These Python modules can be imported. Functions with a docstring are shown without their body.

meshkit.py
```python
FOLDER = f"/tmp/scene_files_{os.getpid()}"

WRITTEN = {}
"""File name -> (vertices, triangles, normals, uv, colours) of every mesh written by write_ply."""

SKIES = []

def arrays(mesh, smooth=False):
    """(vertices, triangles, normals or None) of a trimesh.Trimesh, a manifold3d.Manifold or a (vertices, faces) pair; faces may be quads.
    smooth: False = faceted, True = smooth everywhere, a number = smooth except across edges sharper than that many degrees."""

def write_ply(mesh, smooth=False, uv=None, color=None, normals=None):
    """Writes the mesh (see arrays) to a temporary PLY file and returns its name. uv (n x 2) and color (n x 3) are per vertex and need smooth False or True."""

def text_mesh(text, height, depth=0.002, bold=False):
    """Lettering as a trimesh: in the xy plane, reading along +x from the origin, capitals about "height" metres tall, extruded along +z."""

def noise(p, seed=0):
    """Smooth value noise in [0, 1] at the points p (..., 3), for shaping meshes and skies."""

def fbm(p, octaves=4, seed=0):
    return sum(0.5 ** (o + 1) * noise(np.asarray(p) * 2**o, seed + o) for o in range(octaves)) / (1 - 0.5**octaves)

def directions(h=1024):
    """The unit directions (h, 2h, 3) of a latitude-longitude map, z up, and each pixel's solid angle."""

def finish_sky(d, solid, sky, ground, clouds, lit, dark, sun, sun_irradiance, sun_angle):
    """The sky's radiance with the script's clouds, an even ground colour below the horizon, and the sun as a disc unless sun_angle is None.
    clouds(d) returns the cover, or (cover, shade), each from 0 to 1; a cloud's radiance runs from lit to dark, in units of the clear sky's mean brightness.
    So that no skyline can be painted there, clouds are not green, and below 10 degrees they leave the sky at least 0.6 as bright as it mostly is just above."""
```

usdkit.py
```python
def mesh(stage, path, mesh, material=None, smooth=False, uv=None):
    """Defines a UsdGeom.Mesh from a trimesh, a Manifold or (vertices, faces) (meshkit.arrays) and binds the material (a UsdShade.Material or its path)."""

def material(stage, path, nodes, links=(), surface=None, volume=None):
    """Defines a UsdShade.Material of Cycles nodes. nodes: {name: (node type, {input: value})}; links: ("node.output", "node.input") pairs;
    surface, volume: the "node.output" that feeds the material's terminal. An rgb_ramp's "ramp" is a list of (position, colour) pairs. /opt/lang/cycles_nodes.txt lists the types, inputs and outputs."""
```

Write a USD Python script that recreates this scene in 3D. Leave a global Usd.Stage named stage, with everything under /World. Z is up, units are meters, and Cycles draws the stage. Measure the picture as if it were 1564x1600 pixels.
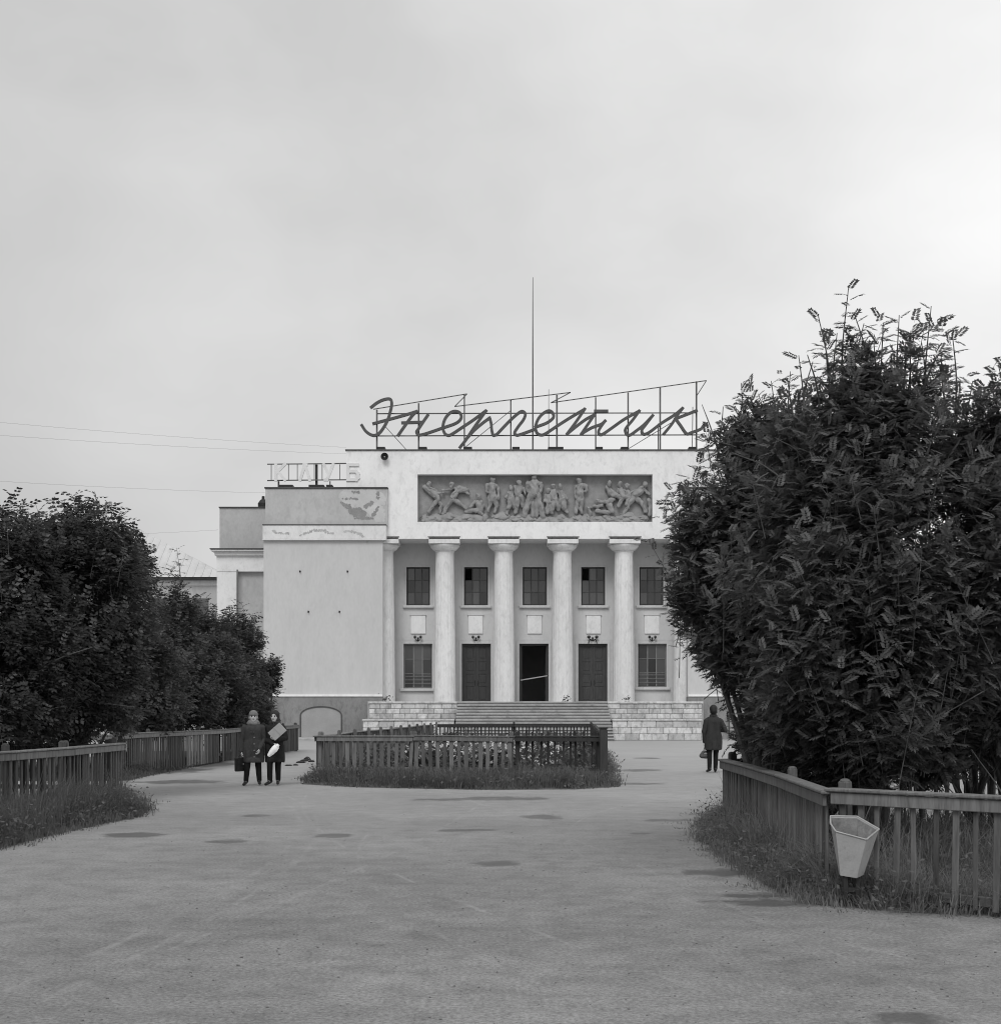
import math, random
import numpy as np, trimesh, shapely, manifold3d
from shapely.geometry import LineString, Polygon, box as sbox
from manifold3d import Manifold
import usdkit, meshkit
from pxr import Usd, UsdGeom, UsdLux, UsdShade, Gf, Sdf, Vt

stage = Usd.Stage.CreateInMemory()
UsdGeom.SetStageUpAxis(stage, "Z"); UsdGeom.SetStageMetersPerUnit(stage, 1.0)
UsdGeom.Xform.Define(stage, "/World"); UsdGeom.Scope.Define(stage, "/World/Looks")
R = random.Random(7); RN = np.random.default_rng(7)

# ---------------------------------------------------------------- camera, sky, sun
F, CX, HY, EYE, W, H = 2150.0, 782.0, 1112.0, 1.6, 1564.0, 1600.0     # measured on the photograph, in its pixels
cam = UsdGeom.Camera.Define(stage, "/World/camera")
cam.AddTranslateOp().Set(Gf.Vec3d(0, 0, EYE)); cam.AddRotateXOp().Set(90.0)
cam.CreateHorizontalApertureAttr(36.0); cam.CreateFocalLengthAttr(36.0 * F / W)
cam.CreateVerticalApertureOffsetAttr((HY - H / 2) / W * 36.0)
cam.CreateClippingRangeAttr(Gf.Vec2f(0.1, 20000)); cam.CreateExposureAttr(0.15)

SUN = np.array([-0.22, -0.80, 0.92]); SUN /= np.linalg.norm(SUN)
mat = lambda name, nodes, links=(), surface="p.BSDF", **k: usdkit.material(stage, f"/World/Looks/{name}", nodes, links, surface, **k)
sky_mat = mat("sky_material", {
    "sky": ("sky_texture", {"sky_type": "single_scattering", "sun_disc": False, "sun_elevation": math.asin(SUN[2]), "sun_rotation": math.atan2(SUN[0], SUN[1]), "aerosol_density": 2.0}),
    "bw": ("rgb_to_bw", {}),
    "tc": ("texture_coordinate", {}),
    "map": ("mapping", {"scale": (1.0, 1.0, 1.7), "location": (0.35, 0.2, 0.1)}),
    "n": ("noise_texture", {"scale": 2.4, "detail": 5.0, "roughness": 0.5, "distortion": 0.15}),
    "r": ("rgb_ramp", {"ramp": [(0.0, (6.2,) * 3), (0.38, (6.7,) * 3), (0.62, (8.2,) * 3), (1.0, (8.8,) * 3)]}),
    "mix": ("mix", {"fac": 0.86}),
    "side": ("vector_math", {"math_type": "dot_product", "vector2": (0.95, -0.1, -0.10)}),
    "sr": ("map_range", {"from_min": -0.55, "from_max": 0.55, "to_min": 0.72, "to_max": 1.40}),
    "sm": ("mix", {"mix_type": "multiply", "fac": 1.0}),
    "bg": ("background_shader", {"strength": 0.1}),
}, [("sky.color", "bw.color"), ("tc.generated", "map.vector"), ("map.vector", "n.vector"), ("n.fac", "r.fac"), ("bw.val", "mix.color1"), ("r.color", "mix.color2"),
    ("tc.generated", "side.vector1"), ("side.value", "sr.value"), ("mix.color", "sm.color1"), ("sr.result", "sm.color2"), ("sm.color", "bg.color")], surface="bg.background")   # an overcast, brighter towards the right
sky = UsdLux.DomeLight.Define(stage, "/World/sky")
UsdShade.MaterialBindingAPI.Apply(sky.GetPrim()).Bind(sky_mat)
sky.GetPrim().SetCustomDataByKey("kind", "structure")
sun = UsdLux.DistantLight.Define(stage, "/World/sun")
sun.CreateIntensityAttr(0.4); sun.CreateAngleAttr(25.0); sun.CreateColorAttr(Gf.Vec3f(1, 1, 1)); sun.CreateNormalizeAttr(True)
_x = np.cross([0, 0, 1.0], SUN); _x /= np.linalg.norm(_x); _y = np.cross(SUN, _x)
sun.AddTransformOp().Set(Gf.Matrix4d(*_x, 0, *_y, 0, *SUN, 0, 0, 0, 0, 1))

# ---------------------------------------------------------------- helpers
def at(px, py, Y):
    return np.array([(px - CX) * Y / F, Y, EYE - (py - HY) * Y / F])
def gx(px, Y): return (px - CX) * Y / F
def gz(py, Y): return EYE - (py - HY) * Y / F
def gnd(px, py):
    Y = EYE * F / (py - HY)
    return np.array([gx(px, Y), Y])

used = {}
def numbered(parent, name):
    k = used.get((parent, name), 0); used[(parent, name)] = k + 1
    return f"{parent}/{name}" if k == 0 else f"{parent}/{name}_{k:03d}"
def path_of(parent): return "/World" if parent is None else str(parent.GetPath())
def tag(p, label=None, cat=None, group=None, kind=None):
    for k, v in (("label", label), ("category", cat), ("group", group), ("kind", kind)):
        if v: p.SetCustomDataByKey(k, v)
    return p
def thing(name, label, cat, loc=(0, 0, 0), rz=0.0, group=None):
    x = UsdGeom.Xform.Define(stage, numbered("/World", name))
    x.AddTranslateOp().Set(Gf.Vec3d(*map(float, loc)))
    if rz: x.AddRotateZOp().Set(math.degrees(rz))
    return tag(x.GetPrim(), label, cat, group)
def obj(name, mesh, material, parent=None, smooth=False, label=None, cat=None, group=None, kind=None, loc=None):
    m = usdkit.mesh(stage, numbered(path_of(parent), name), mesh, material, smooth=smooth)
    if loc is not None: UsdGeom.Xformable(m).AddTranslateOp().Set(Gf.Vec3d(*map(float, loc)))
    return tag(m.GetPrim(), label, cat, group, kind)
def dup(root, loc, rz=0.0, label=None, group=None):
    was = root.GetCustomData()
    r = thing(root.GetName(), label or was["label"], was["category"], loc, rz, group or was.get("group"))
    r.GetReferences().AddInternalReference(root.GetPath()); r.SetInstanceable(True)
    return r

BF = np.array([[0, 2, 1], [0, 3, 2], [4, 5, 6], [4, 6, 7], [0, 1, 5], [0, 5, 4], [1, 2, 6], [1, 6, 5], [2, 3, 7], [2, 7, 6], [3, 0, 4], [3, 4, 7]])
def bx(x0, x1, y0, y1, z0, z1):
    x0, x1 = sorted((x0, x1)); y0, y1 = sorted((y0, y1)); z0, z1 = sorted((z0, z1))
    v = np.array([[x0, y0, z0], [x1, y0, z0], [x1, y1, z0], [x0, y1, z0], [x0, y0, z1], [x1, y0, z1], [x1, y1, z1], [x0, y1, z1]], float)
    return trimesh.Trimesh(v, BF, process=False)
def _cb(x0, x1, y0, y1, z0, z1, c):
    p = []
    for sx in (0, 1):
        for sy in (0, 1):
            for sz in (0, 1):
                X, Y, Z = (x0, x1)[sx], (y0, y1)[sy], (z0, z1)[sz]
                ix, iy, iz = X + c * (1 - 2 * sx), Y + c * (1 - 2 * sy), Z + c * (1 - 2 * sz)
                p += [(X, iy, iz), (ix, Y, iz), (ix, iy, Z)]
    return np.array(p, float)
def _cbf():
    p = _cb(0, 1, 0, 1, 0, 1, .2); m = trimesh.convex.convex_hull(p); from scipy.spatial import cKDTree
    return cKDTree(p).query(m.vertices)[1][m.faces]
CBF = _cbf()
def cbox(x0, x1, y0, y1, z0, z1, c=0.01):
    """a box with chamfered edges"""
    x0, x1 = sorted((x0, x1)); y0, y1 = sorted((y0, y1)); z0, z1 = sorted((z0, z1))
    return trimesh.Trimesh(_cb(x0, x1, y0, y1, z0, z1, min(c, (x1 - x0) * .45, (y1 - y0) * .45, (z1 - z0) * .45)), CBF, process=False)
def cat(parts): return parts[0] if len(parts) == 1 else trimesh.util.concatenate(parts)
def moved(m, t): m = m.copy(); m.apply_translation(t); return m
def beam(a, b, w, h=None):
    """square bar between two points"""
    a, b = np.array(a, float), np.array(b, float); d = b - a; L = np.linalg.norm(d); d /= L
    u = np.cross(d, [0, 1.0, 0]); u = np.array([1.0, 0, 0]) if np.linalg.norm(u) < 1e-6 else u / np.linalg.norm(u); v = np.cross(d, u); h = h or w
    c = [a + s * u * w / 2 + t * v * h / 2 for s, t in ((-1, -1), (1, -1), (1, 1), (-1, 1))] + [b + s * u * w / 2 + t * v * h / 2 for s, t in ((-1, -1), (1, -1), (1, 1), (-1, 1))]
    m = trimesh.Trimesh(np.array(c), BF, process=False); m.fix_normals(); return m
def tube(pts, rad, sides=6):
    p = np.asarray(pts, float); n = len(p); rad = np.broadcast_to(rad, (n,))
    t = np.gradient(p, axis=0); t /= np.linalg.norm(t, axis=1, keepdims=True) + 1e-12
    a = np.cross(t, np.where(np.abs(t[:, 2:]) < 0.9, [0, 0, 1.0], [1.0, 0, 0])); a /= np.linalg.norm(a, axis=1, keepdims=True) + 1e-12
    b = np.cross(t, a); ang = np.arange(sides) * 2 * np.pi / sides
    v = p[:, None] + rad[:, None, None] * (np.cos(ang)[None, :, None] * a[:, None] + np.sin(ang)[None, :, None] * b[:, None])
    i, j = np.meshgrid(np.arange(n - 1), np.arange(sides), indexing="ij"); k = (j + 1) % sides
    q = np.stack([i * sides + j, i * sides + k, (i + 1) * sides + k, (i + 1) * sides + j], -1).reshape(-1, 4)
    f = np.vstack([q[:, [0, 1, 2]], q[:, [0, 2, 3]]])
    caps = [[0, s + 1, s] for s in range(1, sides - 1)] + [[(n - 1) * sides, (n - 1) * sides + s, (n - 1) * sides + s + 1] for s in range(1, sides - 1)]
    m = trimesh.Trimesh(v.reshape(-1, 3), np.vstack([f, caps]), process=False); return m
def spline(pts, n=6):
    p = np.asarray(pts, float); q = np.vstack([2 * p[0] - p[1], p, 2 * p[-1] - p[-2]]); out = []
    for i in range(1, len(q) - 2):
        for t in np.linspace(0, 1, n, endpoint=False):
            a, b, c, d = q[i - 1], q[i], q[i + 1], q[i + 2]
            out.append(.5 * (2 * b + (c - a) * t + (2 * a - 5 * b + 4 * c - d) * t * t + (3 * b - a - 3 * c + d) * t ** 3))
    return np.array(out + [p[-1]])
def lathe(profile, n=24, cx=0., cy=0.):
    m = trimesh.creation.revolve(np.array(profile, float), sections=n); m.apply_translation((cx, cy, 0)); return m
def wall_xz(poly, y0, y1):
    """polygon in x, z extruded from y0 to y1"""
    m = trimesh.creation.extrude_polygon(poly, y1 - y0, engine="earcut")
    v = m.vertices.copy(); m.vertices = np.c_[v[:, 0], y1 - v[:, 2], v[:, 1]]; m.fix_normals(); return m
def blob(poly, n=40, jitter=.15, seed=0):
    """an uneven outline from a polygon"""
    ring = LineString(list(poly.exterior.coords)); out = []
    for k in range(n):
        p = ring.interpolate(k / n, normalized=True); q = np.array([p.x, p.y]); c = np.array(poly.centroid.coords[0])
        out.append(c + (q - c) * (1 + jitter * (2 * float(meshkit.fbm(np.array([q[0] * 1.7, q[1] * 1.7, seed]), 3, seed)) - 1)))
    return Polygon(out).buffer(0)

# ---------------------------------------------------------------- materials (a black-and-white photograph: every colour is a grey)
def g(v): return (v, v, v)
def paint(name, c, var=.12, scale=1.2, rough=.8, bump=.15, fine=40., dirt=None, stretch=(1, 1, 1), rnd=0.0, spec=.25, bd=.004):
    """plaster, paint, stone: broad and fine mottling, optional dirt in blotches, optional change per object"""
    nodes = {"tc": ("texture_coordinate", {}), "geo": ("geometry", {}), "mp": ("mapping", {"scale": stretch}),
             "n1": ("noise_texture", {"scale": scale, "detail": 6.0, "roughness": .6}), "n2": ("noise_texture", {"scale": fine, "detail": 4.0, "roughness": .65}),
             "r1": ("rgb_ramp", {"ramp": [(.25, g(c * (1 - var))), (.75, g(c * (1 + var)))]}),
             "r2": ("rgb_ramp", {"ramp": [(.2, g(1 - var)), (.8, g(1 + var * .6))]}),
             "m": ("mix", {"mix_type": "multiply", "fac": 1.0}), "b": ("bump", {"strength": bump, "distance": bd}),
             "p": ("principled_bsdf", {"roughness": rough, "specular_ior_level": spec})}
    links = [("geo.position", "mp.vector"), ("mp.vector", "n1.vector"), ("mp.vector", "n2.vector"), ("n1.fac", "r1.fac"), ("n2.fac", "r2.fac"),
             ("r1.color", "m.color1"), ("r2.color", "m.color2"), ("n2.fac", "b.height"), ("b.normal", "p.normal")]
    last = "m.color"
    if dirt:
        d_c, d_lo, d_hi, d_scale = dirt
        nodes |= {"nd": ("noise_texture", {"scale": d_scale, "detail": 8.0, "roughness": .68, "distortion": .4}), "rd": ("rgb_ramp", {"ramp": [(d_lo, g(0)), (d_hi, g(1))]}), "md": ("mix", {"color2": g(d_c)})}
        links += [("mp.vector", "nd.vector"), ("nd.fac", "rd.fac"), ("rd.color", "md.fac"), (last, "md.color1")]; last = "md.color"
    if rnd:
        nodes |= {"oi": ("object_info", {}), "rr": ("rgb_ramp", {"ramp": [(0, g(1 - rnd)), (1, g(1 + rnd))]}), "mr": ("mix", {"mix_type": "multiply", "fac": 1.0})}
        links += [("oi.random", "rr.fac"), (last, "mr.color1"), ("rr.color", "mr.color2")]; last = "mr.color"
    return mat(name, nodes, links + [(last, "p.base_color")])

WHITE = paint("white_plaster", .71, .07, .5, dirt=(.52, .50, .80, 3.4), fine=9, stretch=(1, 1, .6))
CORNICE = paint("cornice_plaster", .62, .09, .6, dirt=(.46, .50, .78, 3.0), fine=9, stretch=(1, 1, .6))
COLUMN = paint("column_plaster", .63, .12, .7, dirt=(.42, .50, .80, 5.0), fine=12, stretch=(1, 1, .35))
WING = paint("wing_plaster", .48, .07, .5, dirt=(.42, .50, .82, 3.2), fine=9, stretch=(1, 1, .35))
UPPER = paint("upper_plaster", .41, .10, .6, dirt=(.32, .48, .76, 3.2), fine=9, stretch=(1, 1, .6))
PEEL = paint("peeled_plaster", .24, .2, 1.8, fine=20)
CHIP = paint("chipped_plaster", .40, .3, 5, fine=20)
PATCH = paint("pale_plaster_patch", .47, .12, 1.2, fine=20)
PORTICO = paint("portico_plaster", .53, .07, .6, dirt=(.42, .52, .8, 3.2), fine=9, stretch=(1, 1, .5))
PLINTH = paint("plinth_render", .21, .18, .8, dirt=(.12, .5, .72, 4.0), fine=14, stretch=(1, 1, .5))
STONE = paint("pedestal_stone", .49, .18, 1.6, dirt=(.18, .47, .74, 4.5), fine=16, rnd=.22, stretch=(1, 1, .6))
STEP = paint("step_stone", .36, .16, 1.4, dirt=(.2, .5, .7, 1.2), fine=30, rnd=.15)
RISER_SHADED = paint("step_riser_shaded", .17, .25, 2.0, fine=30, rnd=.25)  # darker than the treads: shade under the nosings put into the colour
FLASH = paint("dark_flashing", .07, .2, 3)
ROOFTIN = paint("roof_sheet", .5, .1, .6, dirt=(.3, .5, .7, .5), rough=.5)
RELIEF = paint("relief_stone", .25, .18, 3, fine=30)
WOODDARK = paint("door_wood", .045, .25, 3, stretch=(6, 6, .6), rough=.55)
FRAMEW = paint("window_frame_wood", .055, .2, 3, rough=.6)
DARKIN = paint("interior_plaster", .45, .2, 1)
SIGNMAT = paint("sign_metal", .075, .2, 2, rough=.6)
SIGNFRAME = paint("sign_frame_steel", .10, .3, 2, rough=.6)
LETTERW = paint("pale_letter_paint", .60, .1, 2, rough=.6)
IRON = paint("black_iron", .025, .2, 5, rough=.5)
GALV = paint("galvanised_sheet", .30, .12, 6, rough=.55, bump=.3, fine=60, dirt=(.2, .56, .74, 9), spec=.5)
RUST = paint("rusty_inside", .17, .4, 9, rough=.8)
def wood(name, c, rnd=.28):
    return paint(name, c, .28, 2.2, fine=9, stretch=(7, 7, .7), rough=.75, bump=.5, bd=.006, rnd=rnd * 1.35, dirt=(c * .45, .50, .72, 3.0))
WOODL = wood("fence_wood_left", .062); WOODR = wood("fence_wood_right", .11); WOODI = wood("fence_wood_island", .12); WOODK = wood("fence_wood_dark", .035)
WOODP = wood("fence_wood_pale", .17); RAIL = wood("fence_rail_wood", .15, .12); RAILK = wood("fence_rail_dark", .04, .12)
BARK = paint("bark", .09, .3, 8, fine=40, bump=.6)
COATG = paint("grey_wool", .05, .2, 20, fine=120, rough=.95, spec=.1); COATB = paint("black_wool", .022, .2, 20, fine=120, rough=.95, spec=.1)
JACKET = paint("dark_jacket_cloth", .035, .2, 14, fine=100, rough=.9, spec=.1); TROUSER = paint("trouser_cloth", .014, .2, 20, rough=.95, spec=.1)
SKIN = paint("skin", .42, .06, 20, rough=.6); KNIT = paint("grey_knit", .16, .25, 30, fine=90, rough=.95); SCARFD = paint("dark_headscarf", .03, .2, 20, rough=.9)
HAIR = paint("dark_hair", .015, .2, 40, rough=.6); SHOE = paint("black_leather", .012, .2, 20, rough=.45)
PARCEL = paint("grey_cardboard", .36, .08, 10); PAPERW = paint("white_paper", .85, .05, 14, bump=.5); BAG = paint("bag_cloth", .07, .2, 20)
SOIL = paint("soil", .09, .35, 2.5, fine=18, bump=.8, bd=.02); CLOD = paint("clod_dirt", .03, .3, 9, bump=.7)
CONCRETE = paint("pavement_concrete", .34, .12, .9, fine=20, dirt=(.2, .5, .7, .8))
GLASS = mat("window_glass", {"geo": ("geometry", {}), "n": ("noise_texture", {"scale": .9, "detail": 2.0}), "b": ("bump", {"strength": .06, "distance": .05}), "oi": ("object_info", {}),
    "r": ("rgb_ramp", {"ramp": [(0, g(.02)), (.5, g(.045)), (1, g(.10))]}), "p": ("principled_bsdf", {"roughness": .12, "specular_ior_level": .5})},
    [("geo.position", "n.vector"), ("n.fac", "b.height"), ("b.normal", "p.normal"), ("oi.random", "r.fac"), ("r.color", "p.base_color")])
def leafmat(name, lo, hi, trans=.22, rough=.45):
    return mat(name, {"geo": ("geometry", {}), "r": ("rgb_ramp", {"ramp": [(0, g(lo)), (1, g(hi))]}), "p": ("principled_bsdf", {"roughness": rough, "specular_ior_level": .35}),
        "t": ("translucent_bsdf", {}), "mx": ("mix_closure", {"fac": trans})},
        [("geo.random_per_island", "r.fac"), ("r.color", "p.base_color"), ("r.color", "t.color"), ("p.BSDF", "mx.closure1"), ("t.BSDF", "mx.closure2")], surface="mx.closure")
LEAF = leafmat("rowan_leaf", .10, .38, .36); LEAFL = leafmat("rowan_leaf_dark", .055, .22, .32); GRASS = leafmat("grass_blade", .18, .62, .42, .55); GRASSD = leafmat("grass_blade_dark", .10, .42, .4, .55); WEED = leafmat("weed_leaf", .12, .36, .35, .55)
PETAL = leafmat("white_petal", .6, .85, .3, .7); FOLI = leafmat("flower_foliage", .06, .20)
def circle3(a, b, c):
    """centre and radius of the circle through three points of the photograph on the ground"""
    (ax, ay), (bx2, by2), (cx, cy) = gnd(*a), gnd(*b), gnd(*c); d = 2 * (ax * (by2 - cy) + bx2 * (cy - ay) + cx * (ay - by2))
    ux = ((ax * ax + ay * ay) * (by2 - cy) + (bx2 * bx2 + by2 * by2) * (cy - ay) + (cx * cx + cy * cy) * (ay - by2)) / d; uy = ((ax * ax + ay * ay) * (cx - bx2) + (bx2 * bx2 + by2 * by2) * (ax - cx) + (cx * cx + cy * cy) * (bx2 - ax)) / d
    return (ux, uy), math.hypot(ax - ux, ay - uy)
arc_nodes, arc_links, last = {}, [], None
for k, (pts, w) in enumerate(((((660, 1385), (930, 1490), (1250, 1600)), .035), (((560, 1330), (800, 1520), (980, 1600)), .03), (((455, 1262), (438, 1335), (300, 1420)), .05), (((480, 1262), (470, 1340), (320, 1440)), .05), (((1564, 1530), (1150, 1430), (900, 1330)), .03), (((80, 1560), (420, 1420), (620, 1330)), .04), (((700, 1240), (1150, 1420), (1500, 1580)), .03))):
    (ux, uy), rad = circle3(*pts)
    arc_nodes |= {f"d{k}": ("vector_math", {"math_type": "distance", "vector2": (ux, uy, 0)}), f"s{k}": ("math", {"math_type": "subtract", "value2": rad}), f"a{k}": ("math", {"math_type": "absolute"}), f"mr{k}": ("map_range", {"from_min": w, "from_max": w * .3, "to_min": 0.0, "to_max": 1.0})}
    arc_links += [("geo.position", f"d{k}.vector1"), (f"d{k}.value", f"s{k}.value1"), (f"s{k}.value", f"a{k}.value1"), (f"a{k}.value", f"mr{k}.value")]
    if last: arc_nodes[f"x{k}"] = ("math", {"math_type": "maximum"}); arc_links += [(last, f"x{k}.value1"), (f"mr{k}.result", f"x{k}.value2")]; last = f"x{k}.value"
    else: last = f"mr{k}.result"
arc_nodes |= {"an": ("noise_texture", {"scale": 1.4, "detail": 6.0, "roughness": .7}), "ar": ("rgb_ramp", {"ramp": [(.46, g(0)), (.70, g(.24))]}), "am": ("math", {"math_type": "multiply"}), "mk": ("mix", {"color2": g(.42)})}
arc_links += [("geo.position", "an.vector"), ("an.fac", "ar.fac"), (last, "am.value1"), ("ar.color", "am.value2"), ("am.value", "mk.fac")]
ASPHALT = mat("asphalt", {
    "geo": ("geometry", {}), "at": ("attribute", {"attribute": "damp_and_shade"}), "dst": ("attribute", {"attribute": "far_pale"}),
    "n1": ("noise_texture", {"scale": .22, "detail": 6.0, "roughness": .6}), "n2": ("noise_texture", {"scale": 3.0, "detail": 8.0, "roughness": .68}), "n3": ("noise_texture", {"scale": 34.0, "detail": 6.0, "roughness": .8}),
    "v": ("voronoi_texture", {"scale": 26.0}), "vr": ("rgb_ramp", {"ramp": [(.0, g(1)), (.10, g(1)), (.16, g(0))]}), "vn": ("noise_texture", {"scale": 1.1, "detail": 4.0}), "vq": ("rgb_ramp", {"ramp": [(.45, g(0)), (.65, g(.55))]}), "vm": ("math", {"math_type": "multiply"}), "mp": ("mix", {"color2": g(.42)}), **arc_nodes,
    "r1": ("rgb_ramp", {"ramp": [(.3, g(.135)), (.5, g(.185)), (.7, g(.245))]}), "r2": ("rgb_ramp", {"ramp": [(.28, g(.70)), (.5, g(1.0)), (.74, g(1.24))]}), "r3": ("rgb_ramp", {"ramp": [(.32, g(.42)), (.5, g(1.0)), (.68, g(1.55))]}),
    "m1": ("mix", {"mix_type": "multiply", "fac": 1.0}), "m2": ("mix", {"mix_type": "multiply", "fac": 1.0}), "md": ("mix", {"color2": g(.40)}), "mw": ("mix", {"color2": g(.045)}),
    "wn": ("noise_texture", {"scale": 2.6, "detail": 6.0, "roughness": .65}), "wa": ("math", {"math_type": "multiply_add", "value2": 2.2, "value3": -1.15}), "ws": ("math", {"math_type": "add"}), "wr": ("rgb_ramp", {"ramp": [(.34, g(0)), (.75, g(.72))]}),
    "rg": ("rgb_ramp", {"ramp": [(0, g(.9)), (1, g(.45))]}), "b": ("bump", {"strength": .5, "distance": .006}), "p": ("principled_bsdf", {"specular_ior_level": .3})},
    [("geo.position", f"{n}.vector") for n in ("n1", "n2", "n3", "v", "vn", "wn")] + arc_links + [("n1.fac", "r1.fac"), ("n2.fac", "r2.fac"), ("n3.fac", "r3.fac"), ("r1.color", "m1.color1"), ("r2.color", "m1.color2"),
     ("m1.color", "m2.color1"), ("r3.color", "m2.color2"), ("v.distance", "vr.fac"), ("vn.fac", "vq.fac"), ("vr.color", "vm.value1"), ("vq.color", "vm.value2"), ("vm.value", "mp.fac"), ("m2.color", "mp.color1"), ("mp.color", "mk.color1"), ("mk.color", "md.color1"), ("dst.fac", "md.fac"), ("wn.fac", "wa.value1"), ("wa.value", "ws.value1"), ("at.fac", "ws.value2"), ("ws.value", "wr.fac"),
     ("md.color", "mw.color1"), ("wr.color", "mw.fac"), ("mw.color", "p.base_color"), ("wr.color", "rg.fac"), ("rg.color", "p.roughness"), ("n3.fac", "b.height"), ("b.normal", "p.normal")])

# ---------------------------------------------------------------- ground
def axis_(lo, hi, step, far):
    core = np.arange(lo, hi + 1e-6, step); k = np.geomspace(1, far, 14)
    return np.r_[(lo - k)[::-1], core, hi + k]
gxs, gys = axis_(-11, 11, .14, 3000), axis_(4, 80, .18, 3000)
GX, GY = np.meshgrid(gxs, gys, indexing="ij"); gv = np.c_[GX.ravel(), GY.ravel(), np.zeros(GX.size)]
_i, _j = np.meshgrid(np.arange(len(gxs) - 1), np.arange(len(gys) - 1), indexing="ij"); n_ = len(gys)
gf = np.stack([_i * n_ + _j, (_i + 1) * n_ + _j, (_i + 1) * n_ + _j + 1, _i * n_ + _j + 1], -1).reshape(-1, 4)
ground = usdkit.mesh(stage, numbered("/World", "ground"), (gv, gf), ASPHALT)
damp_and_shade, far_pale = np.zeros(len(gv)), np.zeros(len(gv))
DAMP_AND_SHADE = [(848, 1277, .40, .55), (775, 1350, .30, .28), (520, 1306, .34, .35), (353, 1315, .30, .30), (205, 1305, .48, .40), (1045, 1282, .40, .30), (1130, 1365, .40, .35), (715, 1298, .35, .22), (1215, 1410, .55, .30), (1180, 1400, .4, .2),
        (405, 1275, .3, .3), (755, 1297, .3, .2), (780, 1248, 1.0, .6), (1000, 1303, .2, .2), (700, 1250, .7, .4), (1420, 1592, .25, .12), (1000, 1204, .7, .9), (1010, 1185, .6, .7), (975, 1225, 1.0, .5), (250, 1205, 1.3, 2.0), (320, 1195, 1.3, 2.5), (285, 1222, 1.2, 1.0)]  # final entries: shade of the left trees on the path, painted into the asphalt
for px, py, rx, ry in DAMP_AND_SHADE:
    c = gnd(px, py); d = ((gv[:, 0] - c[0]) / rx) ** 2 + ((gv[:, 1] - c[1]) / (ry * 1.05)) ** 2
    m_ = d < 6; d[m_] *= .35 + 1.3 * meshkit.fbm(np.c_[gv[m_][:, :2] * (2.6, 1.6), np.full(m_.sum(), px * .1)], 2, 4); damp_and_shade = np.maximum(damp_and_shade, np.exp(-d ** 2) * .95)
far_pale = np.maximum(far_pale, np.clip((gv[:, 1] - 12) / 40, 0, 1) ** .8 * .62)  # asphalt mixed towards a paler grey with distance
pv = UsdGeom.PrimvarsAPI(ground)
for nm, a in (("damp_and_shade", damp_and_shade), ("far_pale", far_pale)):
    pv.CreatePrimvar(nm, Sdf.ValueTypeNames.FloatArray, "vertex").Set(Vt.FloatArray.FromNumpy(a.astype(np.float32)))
tag(ground.GetPrim(), "worn grey asphalt square with wet patches and painted tree shade", kind="structure")

# ---------------------------------------------------------------- the club building
YW, YA, YC, YB, YP, YQ = 78.8, 79.2, 80.1, 81.45, 77.9, 76.0            # wing, attic, columns' centres, portico wall, pedestal upper and lower tiers
XC = gx(835.5, 80.0)
def mir(x): return 2 * XC - x
XL = gx(598, YW); XR = mir(XL)
ZS = 1.6 + 15.5 * 78 / F                                               # portico floor
ZE = gz(842, YA)                                                       # underside of the entablature
ZT = gz(704, YA)
club = thing("club_building", "pale plastered club building with six columns and a carved relief across its attic", "building", (0, 0, 0))
def P(name, mesh, m, smooth=False, parent=None, label=None): return obj(name, mesh, m, parent or club, smooth, label)

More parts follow.
